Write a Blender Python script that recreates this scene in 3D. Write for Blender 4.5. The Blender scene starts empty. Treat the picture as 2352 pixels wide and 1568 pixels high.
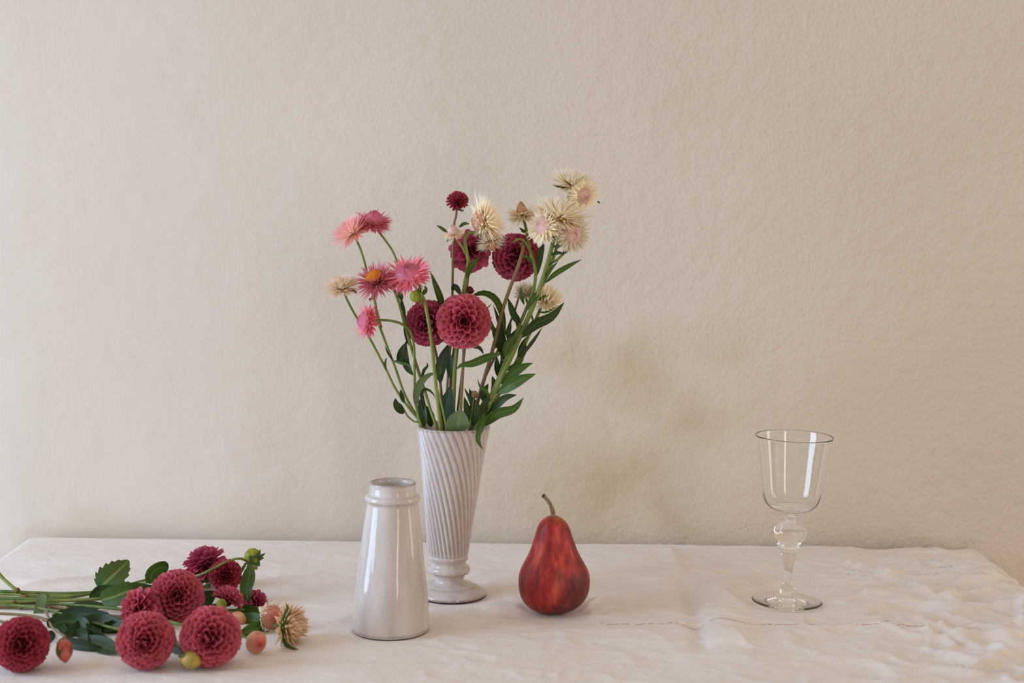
import bpy, math, random
import numpy as np
from mathutils import Vector, Matrix, Quaternion

random.seed(7)
rng = np.random.default_rng(11)
scene = bpy.context.scene
C = scene.collection

# ------------------------------------------------------------------ camera
F = 3267.0                      # focal length in pixels of the 2352 px wide frame (50 mm)
TABLE = 0.75
CAM = Vector((0.0, 0.0, TABLE + 0.446))
PITCH = math.atan(334.0 / F)
ROLL = math.radians(0.7)
RC = (Matrix.Rotation(math.radians(90) - PITCH, 3, 'X') @ Matrix.Rotation(ROLL, 3, 'Z'))
cam_data = bpy.data.cameras.new('camera')
cam_data.sensor_width = 36.0
cam_data.lens = F * 36.0 / 2352.0
cam_data.clip_start = 0.01
cam_data.dof.use_dof = True
cam_data.dof.focus_distance = 1.60
cam_data.dof.aperture_fstop = 5.0
cam = bpy.data.objects.new('camera', cam_data)
C.objects.link(cam)
cam.matrix_world = Matrix.Translation(CAM) @ RC.to_4x4()
scene.camera = cam

# ------------------------------------------------------------------ world, window light, exposure
world = bpy.data.worlds.new('room_light')
scene.world = world
world.use_nodes = True
wb = world.node_tree.nodes['Background']
wb.inputs['Color'].default_value = (1.0, 0.872, 0.725, 1)
wb.inputs['Strength'].default_value = 0.57


def area(name, loc, target, sx, sy, energy, col):
    d = bpy.data.lights.new(name, 'AREA')
    d.shape = 'RECTANGLE'
    d.size, d.size_y = sx, sy
    d.energy = energy
    d.color = col
    o = bpy.data.objects.new(name, d)
    C.objects.link(o)
    o.location = loc
    o.rotation_euler = (Vector(target) - Vector(loc)).to_track_quat('-Z', 'Y').to_euler()
    return o


area('window_daylight', (-1.95, 0.95, 1.25), (0.1, 1.6, 1.05), 1.0, 1.75, 48, (0.53, 0.722, 1.0))
area('glazed_door_side', (2.25, 1.15, 1.25), (0.0, 1.45, 1.15), 0.35, 2.3, 9, (1.0, 0.95, 0.90))
area('glazed_door_rear', (1.35, -1.6, 1.25), (0.0, 1.5, 1.15), 0.30, 2.3, 13, (1.0, 0.96, 0.92))

scene.view_settings.view_transform = 'Standard'
scene.view_settings.look = 'None'
scene.view_settings.gamma = 1.0
scene.view_settings.use_curve_mapping = False
scene.view_settings.exposure = 0.0
scene.cycles.max_bounces = 32
scene.cycles.transmission_bounces = 32
scene.cycles.glossy_bounces = 12
scene.cycles.blur_glossy = 0.0      # light really passes through the thin glass foot


# ------------------------------------------------------------------ helpers: pixels of the photo to places in the room
def ray(px, py):
    return RC @ Vector(((px - 1176.0) / F, -(py - 784.0) / F, -1.0))


def at(px, py, Y):
    """the point on the sight line at world depth Y"""
    d = ray(px, py)
    return CAM + d * (Y / d.y)


def on_table(px, py, lift=0.0):
    d = ray(px, py)
    return CAM + d * ((TABLE + lift - CAM.z) / d.z)


def resting(px, py, rpx, lift=0.0):
    """centre and radius of a round thing that touches the cloth"""
    d = ray(px, py)
    t = (CAM.z - TABLE - lift) / (-d.z + rpx / F)
    return CAM + d * t, rpx / F * t


def metres(px, Y):
    return px / F * Y


# ------------------------------------------------------------------ helpers: materials
def srgb(r, g, b):
    f = lambda c: (c / 255 / 12.92) if c / 255 <= 0.04045 else ((c / 255 + 0.055) / 1.055) ** 2.4
    return (f(r), f(g), f(b), 1.0)


class Mat:
    def __init__(self, name):
        self.m = bpy.data.materials.new(name)
        self.m.use_nodes = True
        self.t = self.m.node_tree
        self.p = self.t.nodes['Principled BSDF']
        self.out = self.t.nodes['Material Output']

    def n(self, kind, **kw):
        nd = self.t.nodes.new(kind)
        for k, v in kw.items():
            setattr(nd, k, v)
        return nd

    def l(self, a, b):
        self.t.links.new(a, b)

    def set(self, **kw):
        for k, v in kw.items():
            self.p.inputs[k.replace('_', ' ')].default_value = v

    def coord(self, which='Object'):
        return self.n('ShaderNodeTexCoord').outputs[which]

    def noise(self, vec, scale, detail=3.0, rough=0.5, stretch=None):
        if stretch:
            mp = self.n('ShaderNodeMapping')
            mp.inputs['Scale'].default_value = stretch
            self.l(vec, mp.inputs['Vector'])
            vec = mp.outputs['Vector']
        nz = self.n('ShaderNodeTexNoise')
        nz.inputs['Scale'].default_value = scale
        nz.inputs['Detail'].default_value = detail
        nz.inputs['Roughness'].default_value = rough
        self.l(vec, nz.inputs['Vector'])
        return nz.outputs['Fac']

    def ramp(self, fac, stops):
        r = self.n('ShaderNodeValToRGB')
        e = r.color_ramp.elements
        while len(e) < len(stops):
            e.new(0.5)
        for i, (p, c) in enumerate(stops):
            e[i].position = p
            e[i].color = c if len(c) == 4 else (*c, 1)
        self.l(fac, r.inputs['Fac'])
        return r.outputs['Color']

    def mix(self, fac, a, b, mode='MIX'):
        mx = self.n('ShaderNodeMix', data_type='RGBA', blend_type=mode)
        for sock, v in ((mx.inputs[0], fac), (mx.inputs[6], a), (mx.inputs[7], b)):
            if isinstance(v, (float, int)):
                sock.default_value = v
            elif isinstance(v, tuple):
                sock.default_value = v
            else:
                self.l(v, sock)
        return mx.outputs[2]

    def math(self, op, a, b=0.0):
        mn = self.n('ShaderNodeMath', operation=op)
        for i, v in enumerate((a, b)):
            if isinstance(v, (float, int)):
                mn.inputs[i].default_value = v
            else:
                self.l(v, mn.inputs[i])
        return mn.outputs[0]

    def bump(self, height, strength, dist, normal=None):
        b = self.n('ShaderNodeBump')
        b.inputs['Strength'].default_value = strength
        b.inputs['Distance'].default_value = dist
        self.l(height, b.inputs['Height'])
        if normal is not None:
            self.l(normal, b.inputs['Normal'])
        return b.outputs['Normal']

    def base(self, col):
        self.l(col, self.p.inputs['Base Color'])

    def translucent(self, col, amount):
        tr = self.n('ShaderNodeBsdfTranslucent')
        if isinstance(col, tuple):
            tr.inputs['Color'].default_value = col
        else:
            self.l(col, tr.inputs['Color'])
        mx = self.n('ShaderNodeMixShader')
        mx.inputs[0].default_value = amount
        self.l(self.p.outputs[0], mx.inputs[1])
        self.l(tr.outputs[0], mx.inputs[2])
        self.l(mx.outputs[0], self.out.inputs['Surface'])


def petal_material(name, base, mid, tip, amount=0.25, rough=0.6, at_mid=0.55, margin=0.55):
    """pigment runs along the petal: base, middle, rim"""
    m = Mat(name)
    uv = m.n('ShaderNodeSeparateXYZ')
    m.l(m.coord('UV'), uv.inputs[0])
    col = m.ramp(uv.outputs['Y'], [(0.0, base), (at_mid, mid), (0.97, tip)])
    # paler margin along the sides of the petal
    u = m.math('MULTIPLY', m.math('ABSOLUTE', m.math('SUBTRACT', uv.outputs['X'], 0.5)), 2.0)
    rim = m.math('MULTIPLY', m.ramp(u, [(0.70, (0, 0, 0)), (1.0, (1, 1, 1))]), margin)
    col = m.mix(rim, col, tuple(min(1.0, c * 1.25 + 0.04) for c in tip[:3]) + (1.0,))
    oi = m.n('ShaderNodeObjectInfo')
    hs = m.n('ShaderNodeHueSaturation')
    m.l(col, hs.inputs['Color'])
    m.l(m.math('ADD', m.math('MULTIPLY', oi.outputs['Random'], 0.30), 0.85), hs.inputs['Value'])
    col = hs.outputs['Color']
    m.base(col)
    m.set(Roughness=rough)
    m.p.inputs['Specular IOR Level'].default_value = 0.25
    m.translucent(col, amount)
    return m.m


def leaf_material(name, dark, light, vein, amount=0.18):
    m = Mat(name)
    uv = m.n('ShaderNodeSeparateXYZ')
    m.l(m.coord('UV'), uv.inputs[0])
    u = m.math('ABSOLUTE', m.math('SUBTRACT', uv.outputs['X'], 0.5))
    nz = m.noise(m.coord('Object'), 60, 3)
    col = m.mix(nz, dark, light)
    rib = m.ramp(u, [(0.0, (1, 1, 1)), (0.07, (0, 0, 0))])
    col = m.mix(m.math('MULTIPLY', rib, 0.6), col, vein)
    m.base(col)
    m.set(Roughness=0.5)
    m.p.inputs['Specular IOR Level'].default_value = 0.35
    m.l(m.bump(u, 0.2, 0.001), m.p.inputs['Normal'])
    m.translucent(m.mix(0.5, col, light), amount)
    return m.m


def plain_noise(name, a, b, scale=80, rough=0.6, stretch=None, translucent=0.0):
    m = Mat(name)
    col = m.mix(m.ramp(m.noise(m.coord('Object'), scale, 3, stretch=stretch), [(0.3, (0, 0, 0)), (0.7, (1, 1, 1))]), a, b)
    m.base(col)
    m.set(Roughness=rough)
    m.p.inputs['Specular IOR Level'].default_value = 0.3
    if translucent:
        m.translucent(col, translucent)
    return m.m


M = {}


def build_materials():
    # plaster wall: warm cream, ochre damp stains, fine trowel relief
    m = Mat('plaster')
    co = m.coord('Object')
    big = m.noise(co, 2.2, 4, 0.55)
    col = m.mix(m.ramp(big, [(0.35, (0, 0, 0)), (0.7, (1, 1, 1))]), srgb(212, 198, 182), srgb(217, 205, 190))
    stain_total = None
    # stains: centre (x, z), size, strength
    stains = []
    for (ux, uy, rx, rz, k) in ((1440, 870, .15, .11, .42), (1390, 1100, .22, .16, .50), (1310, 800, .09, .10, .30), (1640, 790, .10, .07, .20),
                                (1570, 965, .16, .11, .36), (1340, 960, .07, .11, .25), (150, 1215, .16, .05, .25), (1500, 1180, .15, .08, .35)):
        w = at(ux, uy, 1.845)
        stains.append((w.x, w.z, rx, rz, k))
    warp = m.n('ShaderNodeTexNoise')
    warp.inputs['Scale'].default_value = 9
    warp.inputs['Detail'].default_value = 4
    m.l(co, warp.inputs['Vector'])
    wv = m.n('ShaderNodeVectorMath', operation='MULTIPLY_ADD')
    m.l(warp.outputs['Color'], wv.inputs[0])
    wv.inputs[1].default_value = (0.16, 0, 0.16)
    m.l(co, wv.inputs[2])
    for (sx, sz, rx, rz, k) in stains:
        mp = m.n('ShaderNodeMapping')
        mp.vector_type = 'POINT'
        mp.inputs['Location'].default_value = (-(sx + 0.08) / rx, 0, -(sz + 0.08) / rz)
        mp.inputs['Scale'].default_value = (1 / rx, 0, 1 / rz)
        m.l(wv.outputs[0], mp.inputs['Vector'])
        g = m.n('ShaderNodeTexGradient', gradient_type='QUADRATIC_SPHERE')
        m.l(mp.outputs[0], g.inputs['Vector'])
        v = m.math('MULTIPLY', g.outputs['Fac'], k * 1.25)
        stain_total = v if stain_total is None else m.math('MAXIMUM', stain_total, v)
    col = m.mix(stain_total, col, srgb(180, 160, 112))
    m.base(col)
    m.set(Roughness=0.92)
    m.p.inputs['Specular IOR Level'].default_value = 0.2
    fine = m.noise(co, 190, 2, 0.6)
    mid = m.noise(co, 55, 2, 0.55)
    wide = m.noise(co, 7, 3, 0.6)
    # flattening by the light is put into the relief: weak left, full right
    ax = m.n('ShaderNodeSeparateXYZ')
    m.l(co, ax.inputs[0])
    rough = m.ramp(m.math('ADD', m.math('MULTIPLY', ax.outputs['X'], 0.5), 0.5), [(0.30, (0.16, 0.16, 0.16)), (0.75, (1, 1, 1))])
    hgt = m.math('ADD', m.math('MULTIPLY', fine, 0.0015), m.math('MULTIPLY', mid, 0.0024))
    nrm = m.bump(m.math('MULTIPLY', hgt, rough), 1.0, 1.0)
    nrm = m.bump(wide, 0.3, 0.012, nrm)
    m.l(nrm, m.p.inputs['Normal'])
    M['plaster'] = m.m

    M['floor'] = plain_noise('floor_boards', srgb(120, 92, 66), srgb(146, 115, 85), 6, 0.6, (1, 14, 1))
    M['wood'] = plain_noise('table_wood', srgb(120, 84, 52), srgb(150, 110, 74), 10, 0.55, (12, 1, 1))

    # linen
    m = Mat('linen')
    co = m.coord('Object')
    a = m.noise(co, 5, 4, 0.55)
    col = m.mix(m.ramp(a, [(0.35, (0, 0, 0)), (0.75, (1, 1, 1))]), srgb(234, 226, 220), srgb(225, 211, 201))
    fleck = m.ramp(m.noise(co, 340, 2, 0.7, (0.35, 1, 1)), [(0.35, (0, 0, 0)), (0.75, (1, 1, 1))])
    col = m.mix(m.math('MULTIPLY', fleck, 0.18), col, srgb(190, 168, 152))
    m.base(col)
    m.set(Roughness=0.95)
    m.p.inputs['Specular IOR Level'].default_value = 0.1
    m.p.inputs['Sheen Weight'].default_value = 0.15
    th1 = m.noise(co, 900, 2, 0.6, (0.25, 1, 1))
    th2 = m.noise(co, 900, 2, 0.6, (1, 0.25, 1))
    crease = m.noise(co, 45, 4, 0.6, (0.5, 1, 1))
    nrm = m.bump(m.math('ADD', th1, th2), 0.25, 0.0006)
    nrm = m.bump(crease, 0.5, 0.006, nrm)
    m.l(nrm, m.p.inputs['Normal'])
    M['linen'] = m.m
    M['thread'] = plain_noise('seam_thread', srgb(178, 142, 126), srgb(205, 180, 165), 300, 0.9)

    # white tin glaze over dark clay
    for nm, flute in (('glaze', False), ('glaze_flute', True)):
        m = Mat(nm)
        co = m.coord('Object')
        streak = m.noise(co, 16, 4, 0.6, (3.0, 3.0, 0.5))
        col = m.mix(m.ramp(streak, [(0.35, (0, 0, 0)), (0.72, (1, 1, 1))]), srgb(208, 199, 193), srgb(186, 173, 165))
        speck = m.ramp(m.noise(co, 420, 2, 0.6), [(0.66, (0, 0, 0)), (0.74, (1, 1, 1))])
        col = m.mix(m.math('MULTIPLY', speck, 0.35), col, srgb(150, 128, 116))
        uv = m.n('ShaderNodeSeparateXYZ')
        m.l(m.coord('UV'), uv.inputs[0])
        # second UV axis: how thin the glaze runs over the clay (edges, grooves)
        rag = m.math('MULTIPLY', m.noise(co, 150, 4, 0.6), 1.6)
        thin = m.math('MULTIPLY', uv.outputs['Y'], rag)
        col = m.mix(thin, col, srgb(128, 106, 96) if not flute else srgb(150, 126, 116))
        m.base(col)
        m.set(Roughness=0.08 if not flute else 0.24)
        m.p.inputs['Coat Weight'].default_value = 0.0
        m.p.inputs['Coat Roughness'].default_value = 0.08
        m.l(m.bump(m.noise(co, 38, 3, 0.5), 0.07, 0.004), m.p.inputs['Normal'])
        M[nm] = m.m
    M['clay'] = plain_noise('bare_clay', srgb(62, 46, 40), srgb(92, 72, 62), 200, 0.9)

    # pear
    m = Mat('pear_skin')
    co = m.coord('Object')
    st = m.noise(co, 26, 4, 0.6, (3.2, 3.2, 0.55))
    col = m.ramp(st, [(0.30, srgb(92, 16, 20)), (0.47, srgb(150, 32, 34)), (0.56, srgb(176, 48, 42)), (0.70, srgb(204, 86, 58))])
    blot = m.ramp(m.noise(co, 24, 3, 0.5, (1, 1, 0.6)), [(0.48, (0, 0, 0)), (0.62, (1, 1, 1))])
    col = m.mix(m.math('MULTIPLY', blot, 0.85), col, srgb(70, 18, 22))
    z = m.n('ShaderNodeSeparateXYZ')
    m.l(co, z.inputs[0])
    top = m.ramp(m.math('ADD', z.outputs['Z'], m.math('MULTIPLY', z.outputs['X'], 0.35)), [(0.100, (0, 0, 0)), (0.114, (1, 1, 1))])
    col = m.mix(m.math('MULTIPLY', top, m.math('MULTIPLY', st, 1.5)), col, srgb(205, 150, 50))
    dots = m.ramp(m.noise(co, 700, 1, 0.5), [(0.66, (0, 0, 0)), (0.72, (1, 1, 1))])
    col = m.mix(m.math('MULTIPLY', dots, 0.25), col, srgb(214, 140, 100))
    m.base(col)
    m.set(Roughness=0.46)
    m.p.inputs['Specular IOR Level'].default_value = 0.4
    m.p.inputs['Subsurface Weight'].default_value = 0.08
    m.p.inputs['Subsurface Radius'].default_value = (0.006, 0.002, 0.002)
    m.l(m.bump(m.noise(co, 60, 3), 0.08, 0.002), m.p.inputs['Normal'])
    M['pear'] = m.m
    M['pear_stem'] = plain_noise('pear_stalk', srgb(118, 92, 66), srgb(156, 130, 102), 300, 0.8)
    M['pear_cut'] = plain_noise('stalk_cut', srgb(70, 52, 42), srgb(100, 76, 60), 400, 0.9)

    m = Mat('clear_glass')
    m.set(Roughness=0.0, IOR=1.46)
    m.p.inputs['Transmission Weight'].default_value = 1.0
    m.p.inputs['Base Color'].default_value = (0.985, 0.99, 0.985, 1)
    M['glass'] = m.m

    # flowers
    M['dahlia'] = petal_material('dahlia_petal', srgb(126, 24, 46), srgb(184, 62, 84), srgb(212, 108, 122))
    M['dahlia_plum_shade'] = petal_material('dahlia_petal_plum_shade', srgb(116, 24, 50), srgb(166, 54, 84), srgb(196, 92, 118))  # purple-red petals, with partial shade put into the colour
    M['dahlia_wine_shade'] = petal_material('dahlia_petal_wine_shade', srgb(100, 18, 34), srgb(146, 38, 56), srgb(180, 72, 86))  # dark red bud pigment; on the left-edge dahlia, shade put into the colour
    M['dahlia_core'] = plain_noise('dahlia_core', srgb(90, 12, 28), srgb(116, 22, 40), 200, 0.7)
    M['straw_pink'] = petal_material('strawflower_pink', srgb(232, 198, 172), srgb(236, 148, 158), srgb(228, 122, 146), 0.32, 0.5, 0.38)
    M['straw_pale'] = petal_material('strawflower_pale_pink', srgb(240, 218, 176), srgb(246, 212, 196), srgb(240, 176, 184), 0.38, 0.5, 0.38)
    M['straw_blush'] = petal_material('strawflower_blush', srgb(222, 198, 148), srgb(242, 226, 196), srgb(246, 222, 208), 0.35, 0.5, 0.38)
    M['straw_cream'] = petal_material('strawflower_cream', srgb(226, 186, 112), srgb(252, 236, 198), srgb(255, 250, 240), 0.45, 0.5, 0.38)
    M['straw_honey'] = petal_material('strawflower_honey', srgb(208, 162, 88), srgb(242, 210, 148), srgb(246, 212, 186), 0.35, 0.5, 0.45)
    M['straw_dry'] = petal_material('strawflower_dry', srgb(200, 170, 118), srgb(236, 220, 182), srgb(248, 238, 214), 0.25, 0.5, 0.38)
    M['dome_pink'] = petal_material('dome_pink', srgb(240, 200, 196), srgb(226, 132, 152), srgb(204, 86, 118), 0.25, 0.4, 0.55, 0.8)
    M['dome_blush'] = petal_material('dome_blush', srgb(238, 212, 180), srgb(242, 212, 198), srgb(234, 186, 180), 0.3, 0.4, 0.55, 0.8)
    M['dome_peach'] = petal_material('dome_peach', srgb(214, 168, 112), srgb(222, 172, 128), srgb(214, 150, 120), 0.3, 0.4, 0.55, 0.8)
    M['dome_coral'] = petal_material('dome_coral', srgb(214, 186, 130), srgb(226, 168, 136), srgb(212, 92, 98), 0.25, 0.4, 0.55, 0.8)
    M['disc_orange'] = plain_noise('disc_orange', srgb(190, 96, 14), srgb(226, 140, 30), 900, 0.8)
    M['disc_brown'] = plain_noise('disc_brown', srgb(84, 44, 18), srgb(120, 66, 24), 700, 0.9)
    M['seam_dark'] = plain_noise('receptacle_dark', srgb(96, 92, 48), srgb(140, 120, 66), 500, 0.8)
    M['stem'] = plain_noise('stem_green', srgb(98, 118, 48), srgb(134, 142, 72), 90, 0.55, (1, 1, 0.3))
    M['stem_dark'] = plain_noise('stem_deep_green', srgb(76, 98, 42), srgb(110, 124, 58), 90, 0.55, (1, 1, 0.3))
    M['stem_brown'] = plain_noise('stem_brown', srgb(120, 84, 66), srgb(130, 116, 66), 40, 0.55, (1, 1, 0.3))
    M['leaf'] = leaf_material('leaf_green', srgb(42, 72, 20), srgb(76, 106, 32), srgb(122, 140, 66))
    M['leaf_dark'] = leaf_material('leaf_dark_green', srgb(30, 52, 16), srgb(52, 76, 26), srgb(88, 104, 52))
    M['leaf_grey'] = leaf_material('leaf_grey_green', srgb(84, 106, 70), srgb(110, 130, 88), srgb(136, 152, 104))
    M['leaf_blue'] = leaf_material('leaf_blue_green', srgb(30, 50, 30), srgb(58, 76, 54), srgb(86, 104, 70))
    M['leaf_big'] = leaf_material('leaf_mid_green', srgb(62, 88, 36), srgb(84, 108, 48), srgb(176, 176, 92))
    M['sepal'] = leaf_material('sepal_green', srgb(44, 84, 22), srgb(84, 122, 36), srgb(104, 136, 52))
    M['bud_green'] = plain_noise('bud_green', srgb(92, 112, 26), srgb(158, 154, 44), 120, 0.45)
    M['bud_yellow'] = plain_noise('bud_yellow', srgb(128, 132, 40), srgb(200, 152, 92), 90, 0.45)
    M['bud_pink'] = plain_noise('bud_pink', srgb(176, 66, 76), srgb(196, 108, 92), 120, 0.5)
    M['bud_peach'] = plain_noise('bud_peach', srgb(206, 126, 104), srgb(216, 168, 112), 110, 0.5)
    M['bud_brown'] = plain_noise('bud_brown', srgb(120, 96, 62), srgb(156, 126, 90), 300, 0.8)
    M['node'] = plain_noise('stem_node', srgb(96, 84, 36), srgb(126, 92, 48), 300, 0.8)


build_materials()


# ------------------------------------------------------------------ helpers: meshes and things
def mesh_data(name, verts, faces, mat, uvs=None, smooth=True):
    me = bpy.data.meshes.new(name)
    me.from_pydata([tuple(v) for v in verts], [], faces)
    if mat is not None:
        me.materials.append(mat)
    if smooth:
        me.polygons.foreach_set('use_smooth', [True] * len(me.polygons))
    if uvs is not None:
        lay = me.uv_layers.new(name='UVMap')
        vi = np.empty(len(me.loops), dtype=np.int32)
        me.loops.foreach_get('vertex_index', vi)
        lay.data.foreach_set('uv', np.asarray(uvs, dtype=np.float32)[vi].ravel())
    me.update()
    return me


def link(name, data, parent=None, kind=None):
    o = bpy.data.objects.new(name, data)
    C.objects.link(o)
    if parent is not None:
        o.parent = parent
    if kind:
        o['kind'] = kind
    return o


def part(name, verts, faces, mat, parent, uvs=None, smooth=True, kind=None):
    """a mesh given in world coordinates, hung under a thing that stands unrotated"""
    off = parent.location if parent is not None else Vector((0, 0, 0))
    if parent is not None and parent.parent is not None:
        off = off + parent.parent.location
    return link(name, mesh_data(name, [Vector(v) - off for v in verts], faces, mat, uvs, smooth), parent, kind)


def thing(name, label, cat, loc, group=None):
    o = link(name, None)
    o.empty_display_size = 0.02
    o.location = loc
    o['label'] = label
    o['category'] = cat
    if group:
        o['group'] = group
    return o


def spline(pts, seg=6):
    """Catmull-Rom through the points"""
    P = [Vector(p) for p in pts]
    if len(P) == 2:
        P = [P[0], P[0].lerp(P[1], 0.5), P[1]]
    P = [P[0] * 2 - P[1]] + P + [P[-1] * 2 - P[-2]]
    out = []
    for i in range(1, len(P) - 2):
        a, b, c, d = P[i - 1:i + 3]
        for k in range(seg):
            t = k / seg
            out.append(0.5 * ((2 * b) + (c - a) * t + (2 * a - 5 * b + 4 * c - d) * t * t + (3 * b - a - 3 * c + d) * t ** 3))
    out.append(P[-2].copy())
    return out


def frames(path):
    """tangents and a rotation-minimising side vector"""
    n = len(path)
    T = [((path[min(i + 1, n - 1)] - path[max(i - 1, 0)]).normalized()) for i in range(n)]
    s = T[0].orthogonal().normalized()
    S = [s]
    for i in range(1, n):
        q = T[i - 1].rotation_difference(T[i])
        s = q @ s
        s = (s - T[i] * s.dot(T[i])).normalized()
        S.append(s)
    return T, S


def tube(pts, radii, sides=8, seg=6, smooth_path=True):
    path = spline(pts, seg) if smooth_path else [Vector(p) for p in pts]
    n = len(path)
    T, S = frames(path)
    rs = np.interp(np.linspace(0, 1, n), np.linspace(0, 1, len(radii)), radii)
    V, Fc = [], []
    for i in range(n):
        b = T[i].cross(S[i])
        for k in range(sides):
            a = 2 * math.pi * k / sides
            V.append(path[i] + (S[i] * math.cos(a) + b * math.sin(a)) * rs[i])
    for i in range(n - 1):
        for k in range(sides):
            k2 = (k + 1) % sides
            Fc.append((i * sides + k, i * sides + k2, (i + 1) * sides + k2, (i + 1) * sides + k))
    V.append(path[0]); V.append(path[-1])
    for k in range(sides):
        k2 = (k + 1) % sides
        Fc.append((len(V) - 2, k2, k))
        Fc.append((len(V) - 1, (n - 1) * sides + k, (n - 1) * sides + k2))
    return V, Fc


def add_tube(name, pts, radii, mat, parent, sides=8, seg=6):
    V, Fc = tube(pts, radii, sides, seg)
    return part(name, V, Fc, mat, parent)


def leaf_mesh(pts, width, roll=0.0, fold=0.25, shape='lance', teeth=0, wave=0.0, seed=0):
    """blade along a midline; width is the full width; returns verts, faces, uvs"""
    n = 14 if not teeth else 6 * teeth
    base = spline(pts, 8)
    L = np.cumsum([0] + [(base[i + 1] - base[i]).length for i in range(len(base) - 1)])
    path = []
    for k in range(n + 1):
        s = L[-1] * k / n
        j = int(min(max(np.searchsorted(L, s) - 1, 0), len(base) - 2))
        f = (s - L[j]) / max(L[j + 1] - L[j], 1e-9)
        path.append(base[j].lerp(base[j + 1], f))
    V, Fc, UV = [], [], []
    r = random.Random(seed)
    ph = r.uniform(0, 6)
    for k in range(n + 1):
        v = k / n
        t = (path[min(k + 1, n)] - path[max(k - 1, 0)]).normalized()
        view = (path[k] - CAM).normalized()
        side = t.cross(view)
        if side.length < 1e-4:
            side = t.orthogonal()
        side.normalize()
        nrm = side.cross(t).normalized()
        q = Quaternion(t, roll)
        side, nrm = q @ side, q @ nrm
        if shape == 'lance':
            w = (math.sin(math.pi * min(1, v * 1.02) ** 0.85) ** 0.8 if v < 0.985 else 0.0) * (0.95 if v > 0.04 else 0.35)
            w = max(w, 0.10 if v < 0.1 else 0.0)
        elif shape == 'ovate':
            w = math.sin(math.pi * v ** 0.72) ** 0.75 if 0 < v < 1 else 0.0
            w = max(w, 0.06 if v < 0.1 else 0.0)
        else:  # strap: nearly even width, rounded tip
            w = min(1.0, 0.35 + v * 4) * min(1.0, ((1 - v) * 5)) ** 0.6
        if teeth:
            saw = (v * teeth) % 1.0
            w *= 1.0 - 0.22 * (1 - saw) ** 1.0 if 0.1 < v < 0.97 else 1.0
        w *= width * 0.5
        wv = wave * width * math.sin(ph + v * 9)
        for u in (-1, -0.5, 0, 0.5, 1):
            V.append(path[k] + side * (w * u) + nrm * (-fold * w * abs(u) ** 1.5 + wv * u * abs(u) * (1 if v > 0.1 else 0)))
            UV.append((u * 0.5 + 0.5, v))
    for k in range(n):
        for j in range(4):
            a = k * 5 + j
            Fc.append((a, a + 1, a + 6, a + 5))
    return V, Fc, UV


_leaf_count = [0]


def add_leaf(parent, pts, width, mat='leaf', roll=None, name='leaf', **kw):
    _leaf_count[0] += 1
    r = random.Random(_leaf_count[0] * 31)
    if roll is None:
        roll = r.uniform(-0.5, 0.5)
    V, Fc, UV = leaf_mesh(pts, width / math.cos(min(abs(roll), 1.0)), roll, seed=_leaf_count[0], **kw)
    return part(name, V, Fc, M[mat], parent, UV)


def lathe(profile, n=96, offset=None, radial=None, close=False):
    """profile: (r, z) pairs bottom to top; radial(r, z, angle) may vary the radius"""
    V, Fc = [], []
    m = len(profile)
    for (r, z) in profile:
        ox, oy = offset(z) if offset else (0, 0)
        for k in range(n):
            a = 2 * math.pi * k / n
            rr = radial(r, z, a) if radial else r
            V.append((ox + rr * math.cos(a), oy + rr * math.sin(a), z))
    for i in range(m - 1):
        for k in range(n):
            k2 = (k + 1) % n
            Fc.append((i * n + k, i * n + k2, (i + 1) * n + k2, (i + 1) * n + k))
    return V, Fc


def smooth_profile(keys, seg=6):
    return [(max(p.x, 0.0), p.y) for p in spline([Vector((r, z, 0)) for r, z in keys], seg)]


def look(ax, up, toward):
    """a direction from image right, up and toward the camera"""
    return Vector((ax, -toward, up)).normalized()


# ------------------------------------------------------------------ the setting
BACK = on_table(1250, 1249).y
XR = on_table(2240, 1268).x
XL = on_table(45, 1258).x
WALL_Y = BACK + 0.022
FRONT = BACK - 0.85


def box(x0, x1, y0, y1, z0, z1):
    V = [(x, y, z) for z in (z0, z1) for y in (y0, y1) for x in (x0, x1)]
    Fc = [(0, 2, 3, 1), (4, 5, 7, 6), (0, 1, 5, 4), (2, 6, 7, 3), (0, 4, 6, 2), (1, 3, 7, 5)]
    return V, Fc


def structure(name, verts, faces, mat):
    o = link(name, mesh_data(name, verts, faces, mat, smooth=False))
    o['kind'] = 'structure'
    return o


structure('wall_back', *box(-3.2, 3.2, WALL_Y, WALL_Y + 0.12, 0, 2.9), M['plaster'])
structure('floor', *box(-3.2, 3.2, -2.6, WALL_Y, -0.05, 0.0), M['floor'])

# table under the cloth
tb = thing('table', 'wooden table hidden under the linen cloth', 'table', ((XL + XR) / 2, (FRONT + BACK) / 2, 0))
part('tabletop', *box(XL + 0.006, XR - 0.006, FRONT + 0.006, BACK - 0.006, TABLE - 0.035, TABLE - 0.012), M['wood'], tb, smooth=False)
for sx in (XL + 0.05, XR - 0.11):
    for sy in (FRONT + 0.05, BACK - 0.11):
        part('leg', *box(sx, sx + 0.06, sy, sy + 0.06, 0.0, TABLE - 0.035), M['wood'], tb, smooth=False)


# ------------------------------------------------------------------ positions of the standing things
def stand(px, py):
    return on_table(px, py)


VASE = stand(1037, 1366)
JUG = stand(897, 1445)
PEAR = stand(1269, 1404)
GLASS = stand(1807, 1384)


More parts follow.
